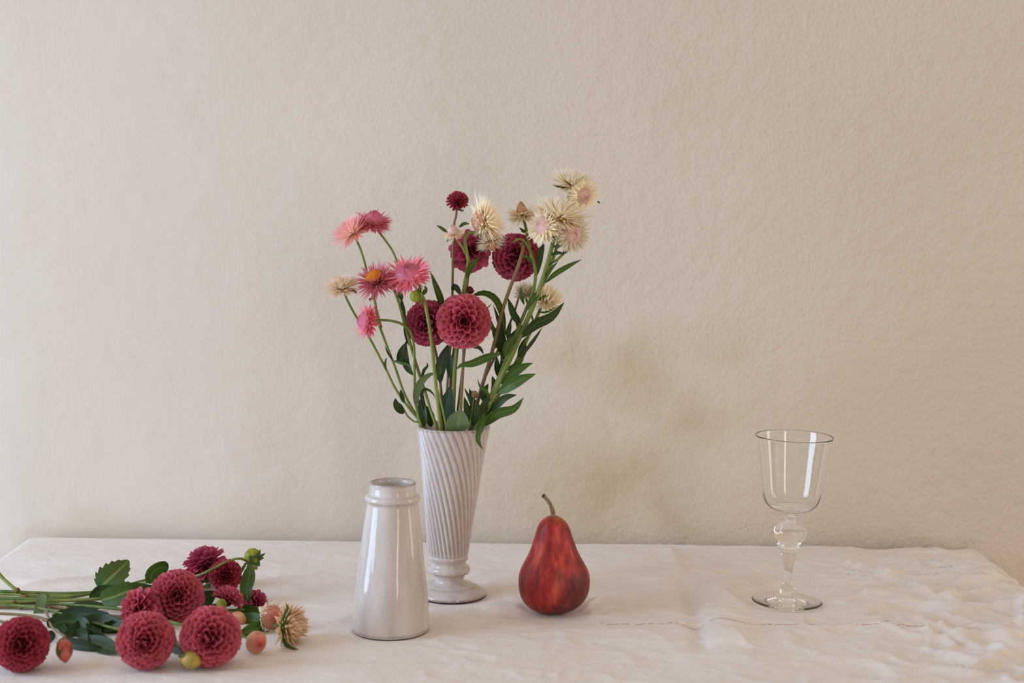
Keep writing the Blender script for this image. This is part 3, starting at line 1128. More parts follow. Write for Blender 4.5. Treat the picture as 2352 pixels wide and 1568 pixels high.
def straw_head(root, center, axis, R, style, mat, dome=None, seed=1, spin=0.0, dome_size=0.56, dome_tall=0.85, flat=1.0):
    r = random.Random(seed)
    rec = mesh_data('flower_head', *sphere((0, 0, -0.04 * R), R * 0.17, 14, 8, (1, 1, 0.75)), M['seam_dark'])
    head = head_object(root, 'flower_head', center, axis, rec, spin)
    if style != 'bud':
        n, t0, t1, l0, l1, w, curl = STRAW[style]
        V, Fc, UV = [], [], []
        for i in range(n):
            s = (i + 0.5) / n
            th = math.radians(t0 + (t1 - t0) * s ** 0.9) + r.uniform(-0.09, 0.09)
            ph = i * 2.399963 + r.uniform(-0.1, 0.1)
            L = R * (l0 + (l1 - l0) * s) * r.uniform(0.85, 1.08)
            if style == 'brush':
                if 1.58 < th < 1.80:
                    th += 0.24
                L *= 1 - 0.46 * math.cos(th) ** 2
                if th > 1.75:
                    L *= 0.72
            rad = 0.15 * R * min(1.0, math.sin(th) + 0.2)
            o = Vector((math.cos(ph) * rad, math.sin(ph) * rad, 0.10 * R * (s - 0.5)))
            bract_strip(V, Fc, UV, o, ph, th - curl * 0.3, th + curl * 0.7 + r.uniform(-0.15, 0.15), L, R * w * r.uniform(0.8, 1.3))
        if flat != 1.0:
            V = [Vector((v.x, v.y, v.z * flat)) for v in V]
        link('bracts', mesh_data('bracts', V, Fc, M[mat], UV), head, 'stuff')
    if dome:
        # closed inner bracts: three whorls leaning in to a point, each bract its own piece
        for ring, (nn, rad, hgt, ww) in enumerate(((7, 0.62, 1.0, 0.62), (7, 0.85, 0.95, 0.66), (8, 1.0, 0.82, 0.66))):
            V, Fc, UV = [], [], []
            rr, hh = dome_size * R * rad, dome_tall * R * hgt
            pts = []
            for j in range(7):
                v = j / 6
                x = rr * (math.sin(math.pi * (0.18 + 0.80 * v)) ** 0.8) * (1 if v < 0.99 else 0.15)
                pts.append((x, -0.08 * R + hh * (1 - (1 - v) ** 1.25)))
            for j, (x, z) in enumerate(pts):
                v = j / 6
                half = ww * rr * (0.75 + 0.25 * math.sin(math.pi * v)) * math.sqrt(max(0.0, 1 - v ** 4))
                for u in (-1, -0.5, 0, 0.5, 1):
                    a = half * u / max(rr, 1e-6)
                    V.append((max(x, 0.02 * R) * math.cos(a), max(x, 0.02 * R) * math.sin(a), z - 0.05 * hh * u * u * v))
                    UV.append((u * .5 + .5, v))
            for j in range(6):
                for i in range(4):
                    k = j * 5 + i
                    Fc.append((k, k + 1, k + 6, k + 5))
            data = mesh_data('inner_bract', V, Fc, M[dome], UV)
            for k in range(nn):
                o = link('inner_bract', data, head)
                a = 2 * math.pi * (k + 0.37 * ring) / nn
                o.rotation_euler = (0, r.uniform(-0.03, 0.05), a)
    if style == 'daisy':
        V, Fc = sphere((0, 0, 0.20 * R), 0.44 * R, 22, 10, (1, 1, 0.60))
        o = link('disc_rim', mesh_data('disc_rim', V, Fc, M['disc_brown']), head)
        V, Fc = sphere((0, 0, 0.34 * R), 0.39 * R, 22, 10, (1, 1, 0.50))
        o = link('disc', mesh_data('disc', V, Fc, M['disc_orange']), head)
        # florets on the disc
        V, Fc = [], []
        for i in range(130):
            th = 1.35 * math.sqrt((i + .5) / 130)
            ph = i * 2.399963
            c = Vector((0.39 * R * math.sin(th) * math.cos(ph), 0.39 * R * math.sin(th) * math.sin(ph), 0.34 * R + 0.195 * R * math.cos(th)))
            nrm = Vector((c.x, c.y, (c.z - 0.34 * R) * 3)).normalized()
            s1 = nrm.orthogonal().normalized() * 0.022 * R
            s2 = nrm.cross(s1)
            k = len(V)
            V += [c + s1, c + s2, c - s1, c - s2, c + nrm * 0.055 * R]
            Fc += [(k, k + 1, k + 4), (k + 1, k + 2, k + 4), (k + 2, k + 3, k + 4), (k + 3, k, k + 4)]
        link('florets', mesh_data('florets', V, Fc, M['disc_orange']), o if o.parent is None else head, 'stuff')
    return head


# ------------------------------------------------------------------ the bouquet in the vase
YV = VASE.y
PX = metres(1, YV)              # one pixel at the depth of the vase
RIMZ = TABLE + RIM


def v(px, py, dy=0.0):
    """a place in the bouquet: pixel and offset in depth (negative is nearer) in centimetres"""
    return at(px, py, YV + dy * 0.01)


def into_vase(p):
    """continue a stem from the mouth down into the vase"""
    a = Vector((VASE.x, VASE.y, 0))
    mid = Vector((p.x * 0.55 + a.x * 0.45, p.y * 0.55 + a.y * 0.45, RIMZ - 0.035))
    end = Vector((p.x * 0.18 + a.x * 0.82, p.y * 0.18 + a.y * 0.82, RIMZ - 0.095))
    return [mid, end]


def vase_stem(root, pts, r0, r1, mat='stem', dive=True, name='stem'):
    P = [v(*p) for p in pts]
    if dive:
        P += into_vase(P[-1])
    return add_tube(name, P, [r0 * PX, (r0 + r1) / 2 * PX, r1 * PX], M[mat], root)


def vleaf(root, pts, w, mat='leaf', **kw):
    return add_leaf(root, [v(*p) for p in pts], w * PX, mat, **kw)


def spray(name, label, cat, group=None):
    loc = Vector((VASE.x, VASE.y, RIMZ - 0.095))
    return thing(name, label, cat, loc, group)


GP, GC, GD = 'pink strawflowers in the vase', 'cream strawflowers in the vase', 'dahlias in the vase'

# --- pink strawflowers on the left
t = spray('strawflower', 'blush strawflower lowest and furthest left in the vase, on a leaning stem', 'flower', GP)
vase_stem(t, [(792, 676, 0), (799, 692, 0), (815, 722, 0.5), (848, 775, 1), (885, 845, 1.2), (908, 892, 1), (940, 938, .5), (966, 972, 0)], 2.6, 3.2)
straw_head(t, v(786, 662, 0), look(-0.18, 0.97, 0.08), 48 * PX, 'brush', 'straw_blush', seed=3, flat=0.95)
vleaf(t, [(820, 673, 0), (806, 662, -1)], 4, 'leaf_dark', name='leaf')
vleaf(t, [(887, 850, 0.8), (884, 835, .6), (888, 820, .5)], 6, 'leaf')

t = spray('strawflower', 'branching stem of a pale pink strawflower and one with an orange centre', 'flower', GP)
vase_stem(t, [(858, 672, -1), (862, 695, -.8), (868, 735, -.5), (885, 785, 0), (908, 845, .3), (928, 902, .5), (948, 940, .3), (972, 975, .5)], 2.8, 3.2)
straw_head(t, v(866, 648, -1.5), look(-0.34, 0.82, 0.46), 50 * PX, 'daisy', 'straw_pink', seed=5)
vase_stem(t, [(818, 550, 1), (828, 572, 1), (838, 605, 1.2), (848, 645, 1.5), (862, 700, 1), (876, 752, .3)], 2.6, 2.6, dive=False, name='branch')
straw_head(t, v(810, 535, 1), look(-0.60, 0.78, 0.12), 54 * PX, 'brush', 'straw_pale', seed=7, flat=0.95)
vleaf(t, [(903, 828, 0), (892, 812, -.5), (883, 793, -.8)], 5, 'leaf_dark')
vleaf(t, [(901, 828, 0), (922, 833, -.6), (938, 838, -.8), (948, 850, -1)], 8, 'leaf')
vleaf(t, [(914, 834, 0.5), (920, 808, 0), (932, 786, -.3)], 14, 'leaf_dark', fold=.5)
vleaf(t, [(856, 688, -1), (850, 686, -1.5), (848, 691, -2)], 5, 'leaf_dark')

t = spray('strawflower', 'branching stem of a closed pink domed strawflower with a smaller pink one behind', 'flower', GP)
vase_stem(t, [(905, 664, -1), (918, 700, -.8), (930, 745, -.6), (945, 800, -.4), (962, 855, -.4), (978, 905, -.6), (990, 945, -.8), (1002, 980, -1.4)], 3.4, 3.6)
straw_head(t, v(938, 633, -2), look(-0.22, 0.78, 0.58), 54 * PX, 'dome', 'straw_pink', 'dome_pink', seed=9, dome_size=.58, dome_tall=.62)
vase_stem(t, [(866, 528, 1.5), (880, 545, 1.6), (899, 572, 1.6), (911, 600, 1.4), (915, 640, 1), (922, 690, .2), (934, 745, -.4)], 2.6, 2.8, dive=False, name='branch')
straw_head(t, v(858, 512, 1.6), look(0.12, 0.94, 0.22), 46 * PX, 'dome', 'straw_pink', 'dome_pink', seed=12, dome_size=.52, dome_tall=.75)
vleaf(t, [(924, 690, -.6), (918, 675, -1), (912, 662, -1.2)], 12, 'leaf')
vleaf(t, [(930, 740, -.4), (925, 705, -.8), (920, 680, -1)], 10, 'leaf_dark')
vleaf(t, [(950, 862, -.4), (934, 840, -.2), (930, 800, 0), (936, 778, .3)], 18, 'leaf_dark')
vleaf(t, [(944, 800, 0), (933, 770, .3), (927, 735, .6)], 9, 'leaf_dark')
vleaf(t, [(968, 870, -.6), (974, 850, -.8), (982, 840, -1), (979, 831, -1.1)], 8, 'leaf_dark')
vleaf(t, [(946, 848, 0), (930, 830, -.6), (905, 828, -.9)], 9, 'leaf_dark')

t = spray('strawflower', 'half-closed pink strawflower facing left on a hooked stem', 'flower', GP)
vase_stem(t, [(850, 737, -2), (864, 735, -2), (895, 736, -1.6), (925, 745, -1.2), (944, 765, -1), (951, 800, -.8), (952, 850, -.6), (953, 905, -.6), (958, 945, -.8), (968, 978, -.8)], 2.8, 3.4)
straw_head(t, v(846, 738, -2.2), look(-0.93, 0.12, 0.32), 42 * PX, 'dome', 'straw_pink', 'dome_pink', seed=15, dome_size=.56, dome_tall=.74)
vleaf(t, [(866, 740, -1.8), (860, 748, -2.4)], 5, 'leaf_dark')
vleaf(t, [(956, 935, -1.5), (956, 905, -2), (966, 878, -2.4), (985, 861, -2.2), (1002, 856, -1.6)], 19, 'leaf_grey', roll=.2)

# --- green bud in front
t = spray('dahlia_bud', 'yellow-green dahlia bud with folded sepals in front of the vase bouquet', 'flower bud')
vase_stem(t, [(965, 678, -3), (974, 688, -3), (983, 730, -3), (990, 775, -2.8), (997, 840, -2.6), (1003, 900, -2.4), (1008, 945, -2.2), (1012, 982, -2.2)], 4.2, 4.2)
hd = head_object(t, 'bud', v(957, 680, -3.2), look(-0.95, -0.15, 0.25), mesh_data('bud', *sphere((0, 0, 0), 14 * PX, 18, 12, (1, 1, 1.15)), M['bud_green']))
link('calyx', sepals_mesh('calyx', 14 * PX, 6, 1.5, 0.42, (1.2, 2.2), M['sepal'], -0.55, 0.6), hd)
vleaf(t, [(966, 676, -3.2), (964, 664, -3.6), (966, 652, -3.8)], 9, 'sepal')
vleaf(t, [(970, 678, -3.1), (978, 664, -3.5), (974, 655, -3.6)], 10, 'leaf')
vase_stem(t, [(1003, 890, -2.4), (1012, 920, -2.4), (1020, 955, -2.6), (1026, 985, -2.8)], 2.4, 2.8, 'stem', name='branch')
vleaf(t, [(1004, 862, -2.4), (1012, 850, -2.8), (1006, 838, -2.6)], 8, 'leaf')

# --- dahlias
t = spray('dahlia', 'raspberry ball dahlia facing forward at the front centre of the vase', 'flower', GD)
vase_stem(t, [(1065, 760, -1), (1065, 805, -1.5), (1063, 850, -1.6), (1060, 905, -1.8), (1058, 950, -2), (1057, 985, -2)], 3.4, 3.6, 'stem_brown')
dahlia_head(t, v(1065, 738, -2.6), look(0.02, 0.10, 0.99), 63 * PX, 'dahlia', 175, seed=2)
vleaf(t, [(1054, 992, -2.9), (1052, 975, -3.2), (1056, 955, -3.2), (1059, 940, -3.0)], 54, 'leaf_grey', shape='ovate', roll=0.0, fold=.12)
vleaf(t, [(1012, 880, -1.2), (1010, 855, -1.4), (1018, 820, -1.2), (1034, 785, -.8)], 26, 'leaf_blue', roll=.2)
vleaf(t, [(1028, 968, -1.2), (1026, 930, -1.3), (1032, 905, -1.3), (1034, 885, -1.2)], 34, 'leaf_blue', shape='ovate', roll=-.2)

t = spray('dahlia', 'plum, shade-toned ball dahlia half hidden behind the front one, on its left', 'flower', GD)
vase_stem(t, [(988, 760, 1), (1000, 805, 1), (1008, 850, .8), (1014, 910, .6), (1018, 975, .4)], 3.2, 3.4, 'stem_brown')
dahlia_head(t, v(984, 742, .8), look(-0.42, 0.05, 0.80), 54 * PX, 'dahlia_plum_shade', 190, seed=4)
vleaf(t, [(1022, 735, 1.2), (1012, 690, .8), (1000, 655, .4), (988, 622, 0)], 17, 'leaf', roll=.3)

t = spray('dahlia', 'loose plum dahlia behind the hooked green stem, under the cream strawflowers', 'flower', GD)
vase_stem(t, [(1078, 600, 2), (1072, 660, 2), (1060, 720, 1.6), (1045, 790, 1.4), (1036, 860, 1), (1034, 975, .6)], 3.2, 3.6, 'stem_brown')
dahlia_head(t, v(1081, 578, 2.4), look(0.25, 0.25, 0.75), 52 * PX, 'dahlia_plum_shade', 62, 150, 'loose', seed=6)

t = spray('dahlia', 'plum-red ball dahlia on a brown stem at the upper right of the vase', 'flower', GD)
vase_stem(t, [(1196, 560, .6), (1202, 567, -.8), (1192, 606, -1.4), (1170, 665, -1), (1152, 720, -.4), (1135, 790, .2), (1115, 860, .5), (1096, 925, .3), (1082, 978, 0)], 4.0, 4.6, 'stem_brown')
dahlia_head(t, v(1185, 590, 3), look(-0.10, 0.30, 0.80), 56 * PX, 'dahlia_plum_shade', 190, 150, seed=8)
vase_stem(t, [(1195, 670, 1.5), (1180, 720, 1), (1150, 790, .8), (1115, 865, .8)], 2.4, 2.8, 'stem_brown', dive=False, name='branch')

t = spray('dahlia', 'small dark red opening dahlia bud on a tall thin stem above the vase', 'flower', GD)
vase_stem(t, [(1049, 482, .5), (1047, 498, .5), (1043, 515, .5), (1041, 560, .8), (1040, 620, .8), (1039, 680, .8), (1037, 760, .8), (1030, 850, .6), (1026, 920, .2), (1030, 978, 0)], 2.6, 3.2, 'stem_brown')
dahlia_head(t, v(1051, 464, .5), look(-0.06, 0.74, 0.58), 26 * PX, 'dahlia_wine_shade', 84, 104, 'young', seed=10)
vleaf(t, [(1056, 480, .5), (1062, 484, 0), (1066, 480, -.3)], 5, 'leaf_dark')
vleaf(t, [(1038, 668, .8), (1045, 658, 0), (1056, 672, -.6), (1064, 680, -1)], 14, 'leaf_dark')

t = spray('dahlia_bud', 'tiny dark red dahlia bud peeking over the front dahlia', 'flower bud')
vase_stem(t, [(1078, 675, 1), (1076, 720, 1), (1068, 800, .6), (1056, 900, .3), (1048, 975, .2)], 2.2, 2.8, 'stem')
hd = head_object(t, 'bud', v(1078, 667, .8), look(0.1, 0.95, 0.2), mesh_data('bud', *sphere((0, 0, 0), 10 * PX, 16, 10, (1, 1, 1.0)), M['dahlia_core']))
link('calyx', sepals_mesh('calyx', 10 * PX, 5, 1.5, 0.4, (0.9, 0.35), M['sepal'], -0.8, 0.5), hd)
vleaf(t, [(1082, 680, .4), (1112, 672, -.2), (1140, 688, -.4), (1156, 730, -.4), (1160, 775, 0)], 17, 'leaf', roll=.4)
vleaf(t, [(1086, 798, 0), (1098, 797, -.5), (1106, 804, -.6), (1111, 814, -.5)], 9, 'leaf_dark')

t = spray('dahlia_bud', 'small withered brown bud low between the leaves of the vase', 'flower bud')
vase_stem(t, [(1089, 910, -1.5), (1086, 930, -1.5), (1082, 955, -1.6), (1078, 982, -1.8)], 1.8, 2.2, 'stem_dark')
hd = head_object(t, 'bud', v(1090, 906, -1.5), look(0.1, 0.95, 0.2), mesh_data('bud', *sphere((0, 0, 0), 8 * PX, 14, 10, (1, 1, 1.15)), M['bud_brown']))
link('calyx', sepals_mesh('calyx', 8 * PX, 7, 1.7, 0.30, (0.7, -0.2), M['bud_brown'], -0.7, 0.75), hd)
vleaf(t, [(1084, 935, -1.5), (1078, 915, -1.8), (1070, 898, -1.8), (1067, 890, -1.6)], 8, 'leaf_dark')
vleaf(t, [(1082, 975, -1.4), (1074, 945, -1.6), (1066, 910, -1.4)], 18, 'leaf_dark')
vleaf(t, [(1086, 978, -1.6), (1094, 950, -2), (1100, 925, -2)], 20, 'leaf_dark')

# --- cream strawflowers: hooked thick stem in the middle
t = spray('strawflower', 'thick hooked green stem carrying cream strawflowers, right of the small red bud', 'flower', GC)
vase_stem(t, [(1126, 554, -1), (1108, 544, -1.2), (1090, 534, -1.4), (1076, 536, -1.5), (1068, 552, -1.5), (1072, 580, -1.4), (1076, 606, -1.2), (1068, 650, -1), (1062, 700, -.6), (1052, 780, -.2), (1044, 860, 0), (1040, 975, -.2)], 3.2, 5.5)
straw_head(t, v(1116, 508, -.9), look(0.88, 0.42, 0.12), 62 * PX, 'brush', 'straw_cream', seed=21, flat=.85)
straw_head(t, v(1108, 508, -1.6), look(-0.90, 0.10, 0.36), 38 * PX, 'dome', 'straw_dry', 'dome_peach', seed=22, dome_size=.68, dome_tall=.8)
straw_head(t, v(1126, 556, -1.4), look(0.25, -0.90, 0.25), 34 * PX, 'dome', 'straw_cream', 'dome_peach', seed=23, dome_size=.4, dome_tall=.7)
vase_stem(t, [(1112, 520, -.6), (1108, 540, -1.1)], 3, 3, dive=False, name='branch')
vase_stem(t, [(1044, 545, -2), (1053, 554, -1.9), (1062, 568, -1.7), (1070, 584, -1.4)], 2.2, 2.6, dive=False, name='branch')
straw_head(t, v(1042, 538, -2), look(-0.15, 0.95, 0.25), 24 * PX, 'dome', 'straw_blush', 'dome_blush', seed=24, dome_size=.55, dome_tall=1.05)
vleaf(t, [(1028, 534, -2), (1014, 524, -2.3), (1002, 517, -2.4)], 8, 'leaf')
vleaf(t, [(1054, 522, -1.8), (1066, 513, -2), (1080, 514, -2)], 8, 'leaf')
vleaf(t, [(1040, 546, -2), (1030, 550, -2.3), (1026, 557, -2.4)], 6, 'leaf')
vleaf(t, [(1072, 640, -1.2), (1080, 612, -1.8), (1103, 588, -2)], 15, 'leaf')
vleaf(t, [(1050, 802, 0), (1058, 770, -.4), (1062, 745, -.4)], 16, 'leaf_dark')
vleaf(t, [(1046, 880, 0), (1036, 845, .2), (1032, 805, .4)], 22, 'leaf_dark')

# --- cream strawflowers: the big right-hand stem
t = spray('strawflower', 'thick leaning stem with the largest cream strawflower and two blush ones beside it', 'flower', GC)
vase_stem(t, [(1280, 505, -1), (1276, 530, -1), (1268, 565, -1), (1256, 610, -1), (1240, 660, -1.2), (1212, 730, -1.4), (1184, 795, -1.4), (1152, 865, -1.4), (1124, 928, -1.2), (1096, 980, -.8)], 4.4, 6.2)
straw_head(t, v(1284, 498, -1.6), look(0.20, 0.96, 0.10), 72 * PX, 'brush', 'straw_cream', seed=31, flat=.95)
straw_head(t, v(1252, 520, -2.2), look(-0.74, 0.22, 0.60), 45 * PX, 'dome', 'straw_dry', 'dome_blush', seed=32, dome_size=.5, dome_tall=.62)
vase_stem(t, [(1258, 520, -2), (1266, 535, -1.6), (1270, 556, -1.1)], 2.6, 2.8, dive=False, name='branch')
straw_head(t, v(1312, 538, -1.8), look(0.42, 0.10, 0.80), 44 * PX, 'dome', 'straw_dry', 'dome_blush', seed=33, dome_size=.5, dome_tall=.6)
vase_stem(t, [(1308, 548, -1.4), (1300, 574, -1.2), (1282, 594, -1.1), (1260, 606, -1)], 2.8, 3.2, dive=False, name='branch')
vleaf(t, [(1256, 612, -1), (1270, 602, -1.4), (1284, 598, -1.5)], 4, 'leaf_dark')
vleaf(t, [(1246, 652, -1), (1262, 622, -1.3), (1283, 598, -1.5)], 9, 'leaf')
vleaf(t, [(1252, 650, -1), (1276, 628, -1.5), (1310, 608, -1.7), (1338, 595, -1.6)], 13, 'leaf', roll=.3)
vleaf(t, [(1270, 566, -1), (1284, 565, -1.5), (1297, 560, -1.6)], 8, 'leaf_dark')
vleaf(t, [(1264, 586, -1), (1282, 580, -1.5), (1298, 584, -1.7)], 9, 'leaf_dark')
vleaf(t, [(1292, 582, -1.2), (1302, 575, -1.6), (1309, 566, -1.7)], 9, 'leaf')
vleaf(t, [(1240, 665, -1.2), (1222, 690, -1.7), (1206, 712, -1.8)], 15, 'leaf')
vleaf(t, [(1196, 776, -1.4), (1228, 745, -2), (1266, 726, -2.2), (1297, 693, -2)], 25, 'leaf_dark', roll=.4)
vleaf(t, [(1192, 824, -1), (1222, 786, -.8), (1247, 750, -.6)], 9, 'leaf_dark')
vleaf(t, [(1160, 818, -1.5), (1168, 788, -2), (1192, 766, -2.1)], 20, 'leaf')
vleaf(t, [(1152, 882, -1.4), (1180, 855, -2.2), (1205, 840, -2.5), (1225, 833, -2.5)], 24, 'leaf', roll=.2)
vleaf(t, [(1142, 904, -1.4), (1172, 885, -2.3), (1205, 868, -2.6), (1232, 858, -2.6)], 28, 'leaf', roll=-.2)
vleaf(t, [(1128, 945, -1.2), (1158, 915, -1.8), (1188, 906, -2)], 19, 'leaf_dark')
vleaf(t, [(1112, 978, -1), (1142, 950, -2), (1180, 938, -2.4), (1203, 912, -2.2)], 25, 'leaf', roll=.2)
vleaf(t, [(1112, 945, -1.6), (1106, 975, -4.0), (1099, 998, -4.9), (1099, 1015, -5.0), (1111, 1034, -4.8)], 17, 'leaf', roll=.2)
vleaf(t, [(1150, 812, -1.4), (1120, 820, -2.2), (1085, 834, -2.4), (1060, 838, -2.4), (1046, 850, -2.2)], 20, 'leaf', roll=-.2)
vleaf(t, [(1182, 800, -1.2), (1188, 780, -1.2), (1200, 762, -1.2)], 12, 'leaf_dark')
vleaf(t, [(1126, 925, -1.4), (1118, 900, -1.8), (1104, 888, -1.8), (1096, 870, -1.6)], 9, 'leaf')
vleaf(t, [(1122, 930, -1.2), (1110, 905, -1.2), (1122, 880, -1)], 20, 'leaf_dark')
vleaf(t, [(1108, 965, -1.4), (1112, 930, -2), (1126, 908, -2)], 22, 'leaf_dark')

t = spray('strawflower', 'cream strawflower with a peach tip on a slim stem, left of the largest cream one', 'flower', GC)
vase_stem(t, [(1203, 502, .2), (1208, 525, .2), (1212, 548, 0), (1220, 585, -.2), (1230, 625, -.4), (1224, 670, -.6), (1200, 730, -.6), (1172, 800, -.5), (1140, 880, -.4), (1110, 940, -.2), (1088, 980, 0)], 3.4, 4.4)
straw_head(t, v(1200, 494, .2), look(-0.16, 0.96, 0.22), 38 * PX, 'dome', 'straw_cream', 'dome_peach', seed=41, dome_size=.34, dome_tall=.95)
vase_stem(t, [(1178, 556, -1), (1192, 549, -1.2), (1206, 556, -.8), (1218, 578, -.2)], 2.4, 2.8, dive=False, name='branch')
vleaf(t, [(1224, 606, -.4), (1210, 590, -1), (1190, 587, -1.2)], 9, 'leaf')
vleaf(t, [(1206, 535, .2), (1200, 528, -.4), (1192, 522, -.6)], 8, 'leaf')
vleaf(t, [(1230, 640, -.2), (1240, 600, -.4), (1248, 560, -.5), (1242, 548, -.4)], 11, 'leaf_dark')
vleaf(t, [(1234, 600, 0), (1240, 575, 0), (1252, 555, 0)], 9, 'leaf')
vleaf(t, [(1204, 700, -.8), (1198, 680, -1.2), (1196, 655, -1.4)], 9, 'leaf')
vleaf(t, [(1196, 748, -.6), (1182, 725, -.9), (1166, 683, -.9)], 17, 'leaf_dark', roll=-.3)
vleaf(t, [(1164, 778, -.4), (1170, 752, -.4), (1173, 733, -.4)], 11, 'leaf_dark')

t = spray('strawflower', 'topmost cream strawflower of the vase with a blush one at its lower right', 'flower', GC)
vase_stem(t, [(1310, 425, 1), (1307, 445, 1), (1302, 480, 1.2), (1290, 530, 1.4), (1268, 600, 1.4), (1240, 670, 1.2), (1206, 750, 1), (1166, 840, .8), (1120, 930, .6), (1096, 978, .4)], 3.4, 4.6)
straw_head(t, v(1316, 424, 1), look(0.20, 0.92, 0.20), 56 * PX, 'brush', 'straw_cream', seed=51, flat=.92)
straw_head(t, v(1338, 448, -.2), look(0.45, -0.30, 0.78), 38 * PX, 'dome', 'straw_dry', 'dome_blush', seed=52, dome_size=.52, dome_tall=.6)
vase_stem(t, [(1334, 444, .2), (1320, 448, .7), (1306, 460, 1)], 2.4, 2.6, dive=False, name='branch')
vleaf(t, [(1306, 432, .6), (1290, 430, 0), (1268, 424, -.4)], 5, 'leaf_dark')
vleaf(t, [(1372, 462, 0), (1379, 467, -.2)], 4, 'leaf_dark')
vleaf(t, [(1212, 740, 1), (1180, 770, .4), (1160, 800, 0), (1148, 840, -.2)], 16, 'leaf_dark')
vleaf(t, [(1168, 838, .8), (1154, 800, .4), (1140, 770, .4), (1128, 742, .4)], 26, 'leaf_dark')
vleaf(t, [(1166, 830, .8), (1152, 760, .6), (1140, 720, .6), (1132, 698, .6)], 13, 'leaf_blue')
vleaf(t, [(1148, 790, .4), (1122, 730, .2), (1116, 712, .2), (1130, 697, .2)], 10, 'leaf')
vleaf(t, [(1150, 872, .6), (1142, 845, .2), (1140, 815, .2)], 16, 'leaf_dark')
vleaf(t, [(1118, 940, .6), (1084, 940, .4), (1060, 950, 0)], 22, 'leaf_dark')

for pts, w, m in (([(1150, 868, 0), (1158, 835, .2), (1176, 812, .2)], 18, 'leaf_dark'), ([(1128, 918, 0), (1136, 890, .3), (1130, 862, .4)], 18, 'leaf_dark'),
                  ([(1172, 822, .6), (1176, 790, .8), (1170, 760, .8)], 16, 'leaf_dark'), ([(1196, 770, .8), (1190, 735, 1), (1176, 705, 1)], 14, 'leaf_dark'),
                  ([(1104, 965, .4), (1086, 925, .4), (1078, 890, .6)], 18, 'leaf_dark'), ([(1112, 955, -.4), (1128, 935, -.8), (1152, 924, -1)], 16, 'leaf_dark'),
                  ([(1138, 800, .6), (1148, 760, .8), (1146, 725, .8)], 16, 'leaf_dark'), ([(1160, 850, -.4), (1188, 836, -.6), (1206, 812, -.6)], 14, 'leaf')):
    vleaf(t, pts, w, m)

t = spray('strawflower', 'pair of shaggy incurved cream strawflowers low on the right of the vase', 'flower', GC)
vase_stem(t, [(1244, 702, .4), (1236, 722, .4), (1216, 768, .2), (1190, 822, 0), (1160, 880, -.2), (1128, 938, -.2), (1104, 978, 0)], 3.6, 4.4)
straw_head(t, v(1258, 688, 0), look(0.35, 0.72, 0.55), 40 * PX, 'shaggy', 'straw_dry', seed=61)
straw_head(t, v(1206, 672, .4), look(-0.10, 0.92, 0.20), 30 * PX, 'shaggy', 'straw_dry', seed=62)
vase_stem(t, [(1207, 680, .4), (1214, 705, .4), (1226, 740, .3)], 2.6, 2.6, dive=False, name='branch')
vleaf(t, [(1234, 716, .2), (1256, 716, -.8), (1282, 702, -1)], 5, 'leaf')
vleaf(t, [(1236, 690, -1), (1248, 682, -1.2), (1262, 676, -1.2)], 7, 'leaf')
vleaf(t, [(1190, 822, 0), (1198, 795, .2), (1210, 772, .2)], 12, 'leaf_dark')
vleaf(t, [(1186, 826, 0), (1200, 812, -.2), (1208, 786, -.2)], 14, 'leaf_dark')

# leaves low in the mouth of the vase belong to the stems that stand there
t = spray('leaf_sprig', 'bare leafy sprig bending out over the left rim of the vase', 'leaves')
vase_stem(t, [(927, 938, 0), (936, 955, 0), (950, 967, -.2), (966, 977, -.4)], 1.8, 2.4, 'stem_dark')
vleaf(t, [(930, 945, 0), (918, 940, -.3), (909, 928, -.4), (908, 914, -.4)], 20, 'leaf_dark', shape='ovate')
vleaf(t, [(928, 925, .2), (922, 908, 0), (920, 893, 0)], 11, 'leaf_dark')
vleaf(t, [(975, 978, -.6), (970, 950, -.6), (968, 930, -.4), (962, 915, -.2)], 26, 'leaf_dark')
vleaf(t, [(990, 980, .2), (986, 955, .2), (974, 928, .4)], 24, 'leaf_dark')
vleaf(t, [(985, 972, -.4), (968, 905, -.8), (980, 893, -1), (996, 905, -1), (1000, 918, -1)], 10, 'leaf_dark')

# ------------------------------------------------------------------ the bunch lying on the cloth
GL, GB = 'dahlias lying on the cloth', 'buds lying on the cloth'
EDGE = -150                     # the cut ends lie left of the picture


def lay(px, py, lift_cm=0.4):
    return on_table(px, py, lift_cm * 0.01)


def lying(name, label, cat, ends, group=None):
    base = ends.copy()
    base.z = TABLE
    return thing(name, label, cat, base, group)


def lay_stem(root, pts, r0, r1, mat='stem', name='stem'):
    P = [p if isinstance(p, Vector) else lay(*p) for p in pts]
    k = metres(1, 1.5)
    return add_tube(name, P, [r0 * k, (r0 + r1) / 2 * k, r1 * k], M[mat], root)


def lay_leaf(root, pts, w, mat='leaf_dark', **kw):
    P = [p if isinstance(p, Vector) else lay(*p) for p in pts]
    return add_leaf(root, P, metres(w, 1.48), mat, **kw)


def lying_dahlia(label, px, py, rpx, axis, stem, mat='dahlia', n=150, style='ball', seed=1, depth=None, tmax=140, smat='stem_dark', sr=(3.2, 3.8), lift=0.0, name='dahlia', squash=1.0):
    if depth is None:
        c, R = resting(px, py, rpx, lift)
    else:
        c = at(px, py, depth)
        R = metres(rpx, depth)
    P = [lay(*p) for p in stem]
    t = lying(name, label, 'flower', P[-1], GL)
    lay_stem(t, [c - axis * R * 0.35, c - axis * R * 0.95] + P, sr[0], sr[1], smat)
    dahlia_head(t, c, axis, R * 1.02, mat, n, tmax, style, seed, squash=squash)
    return t, c, R


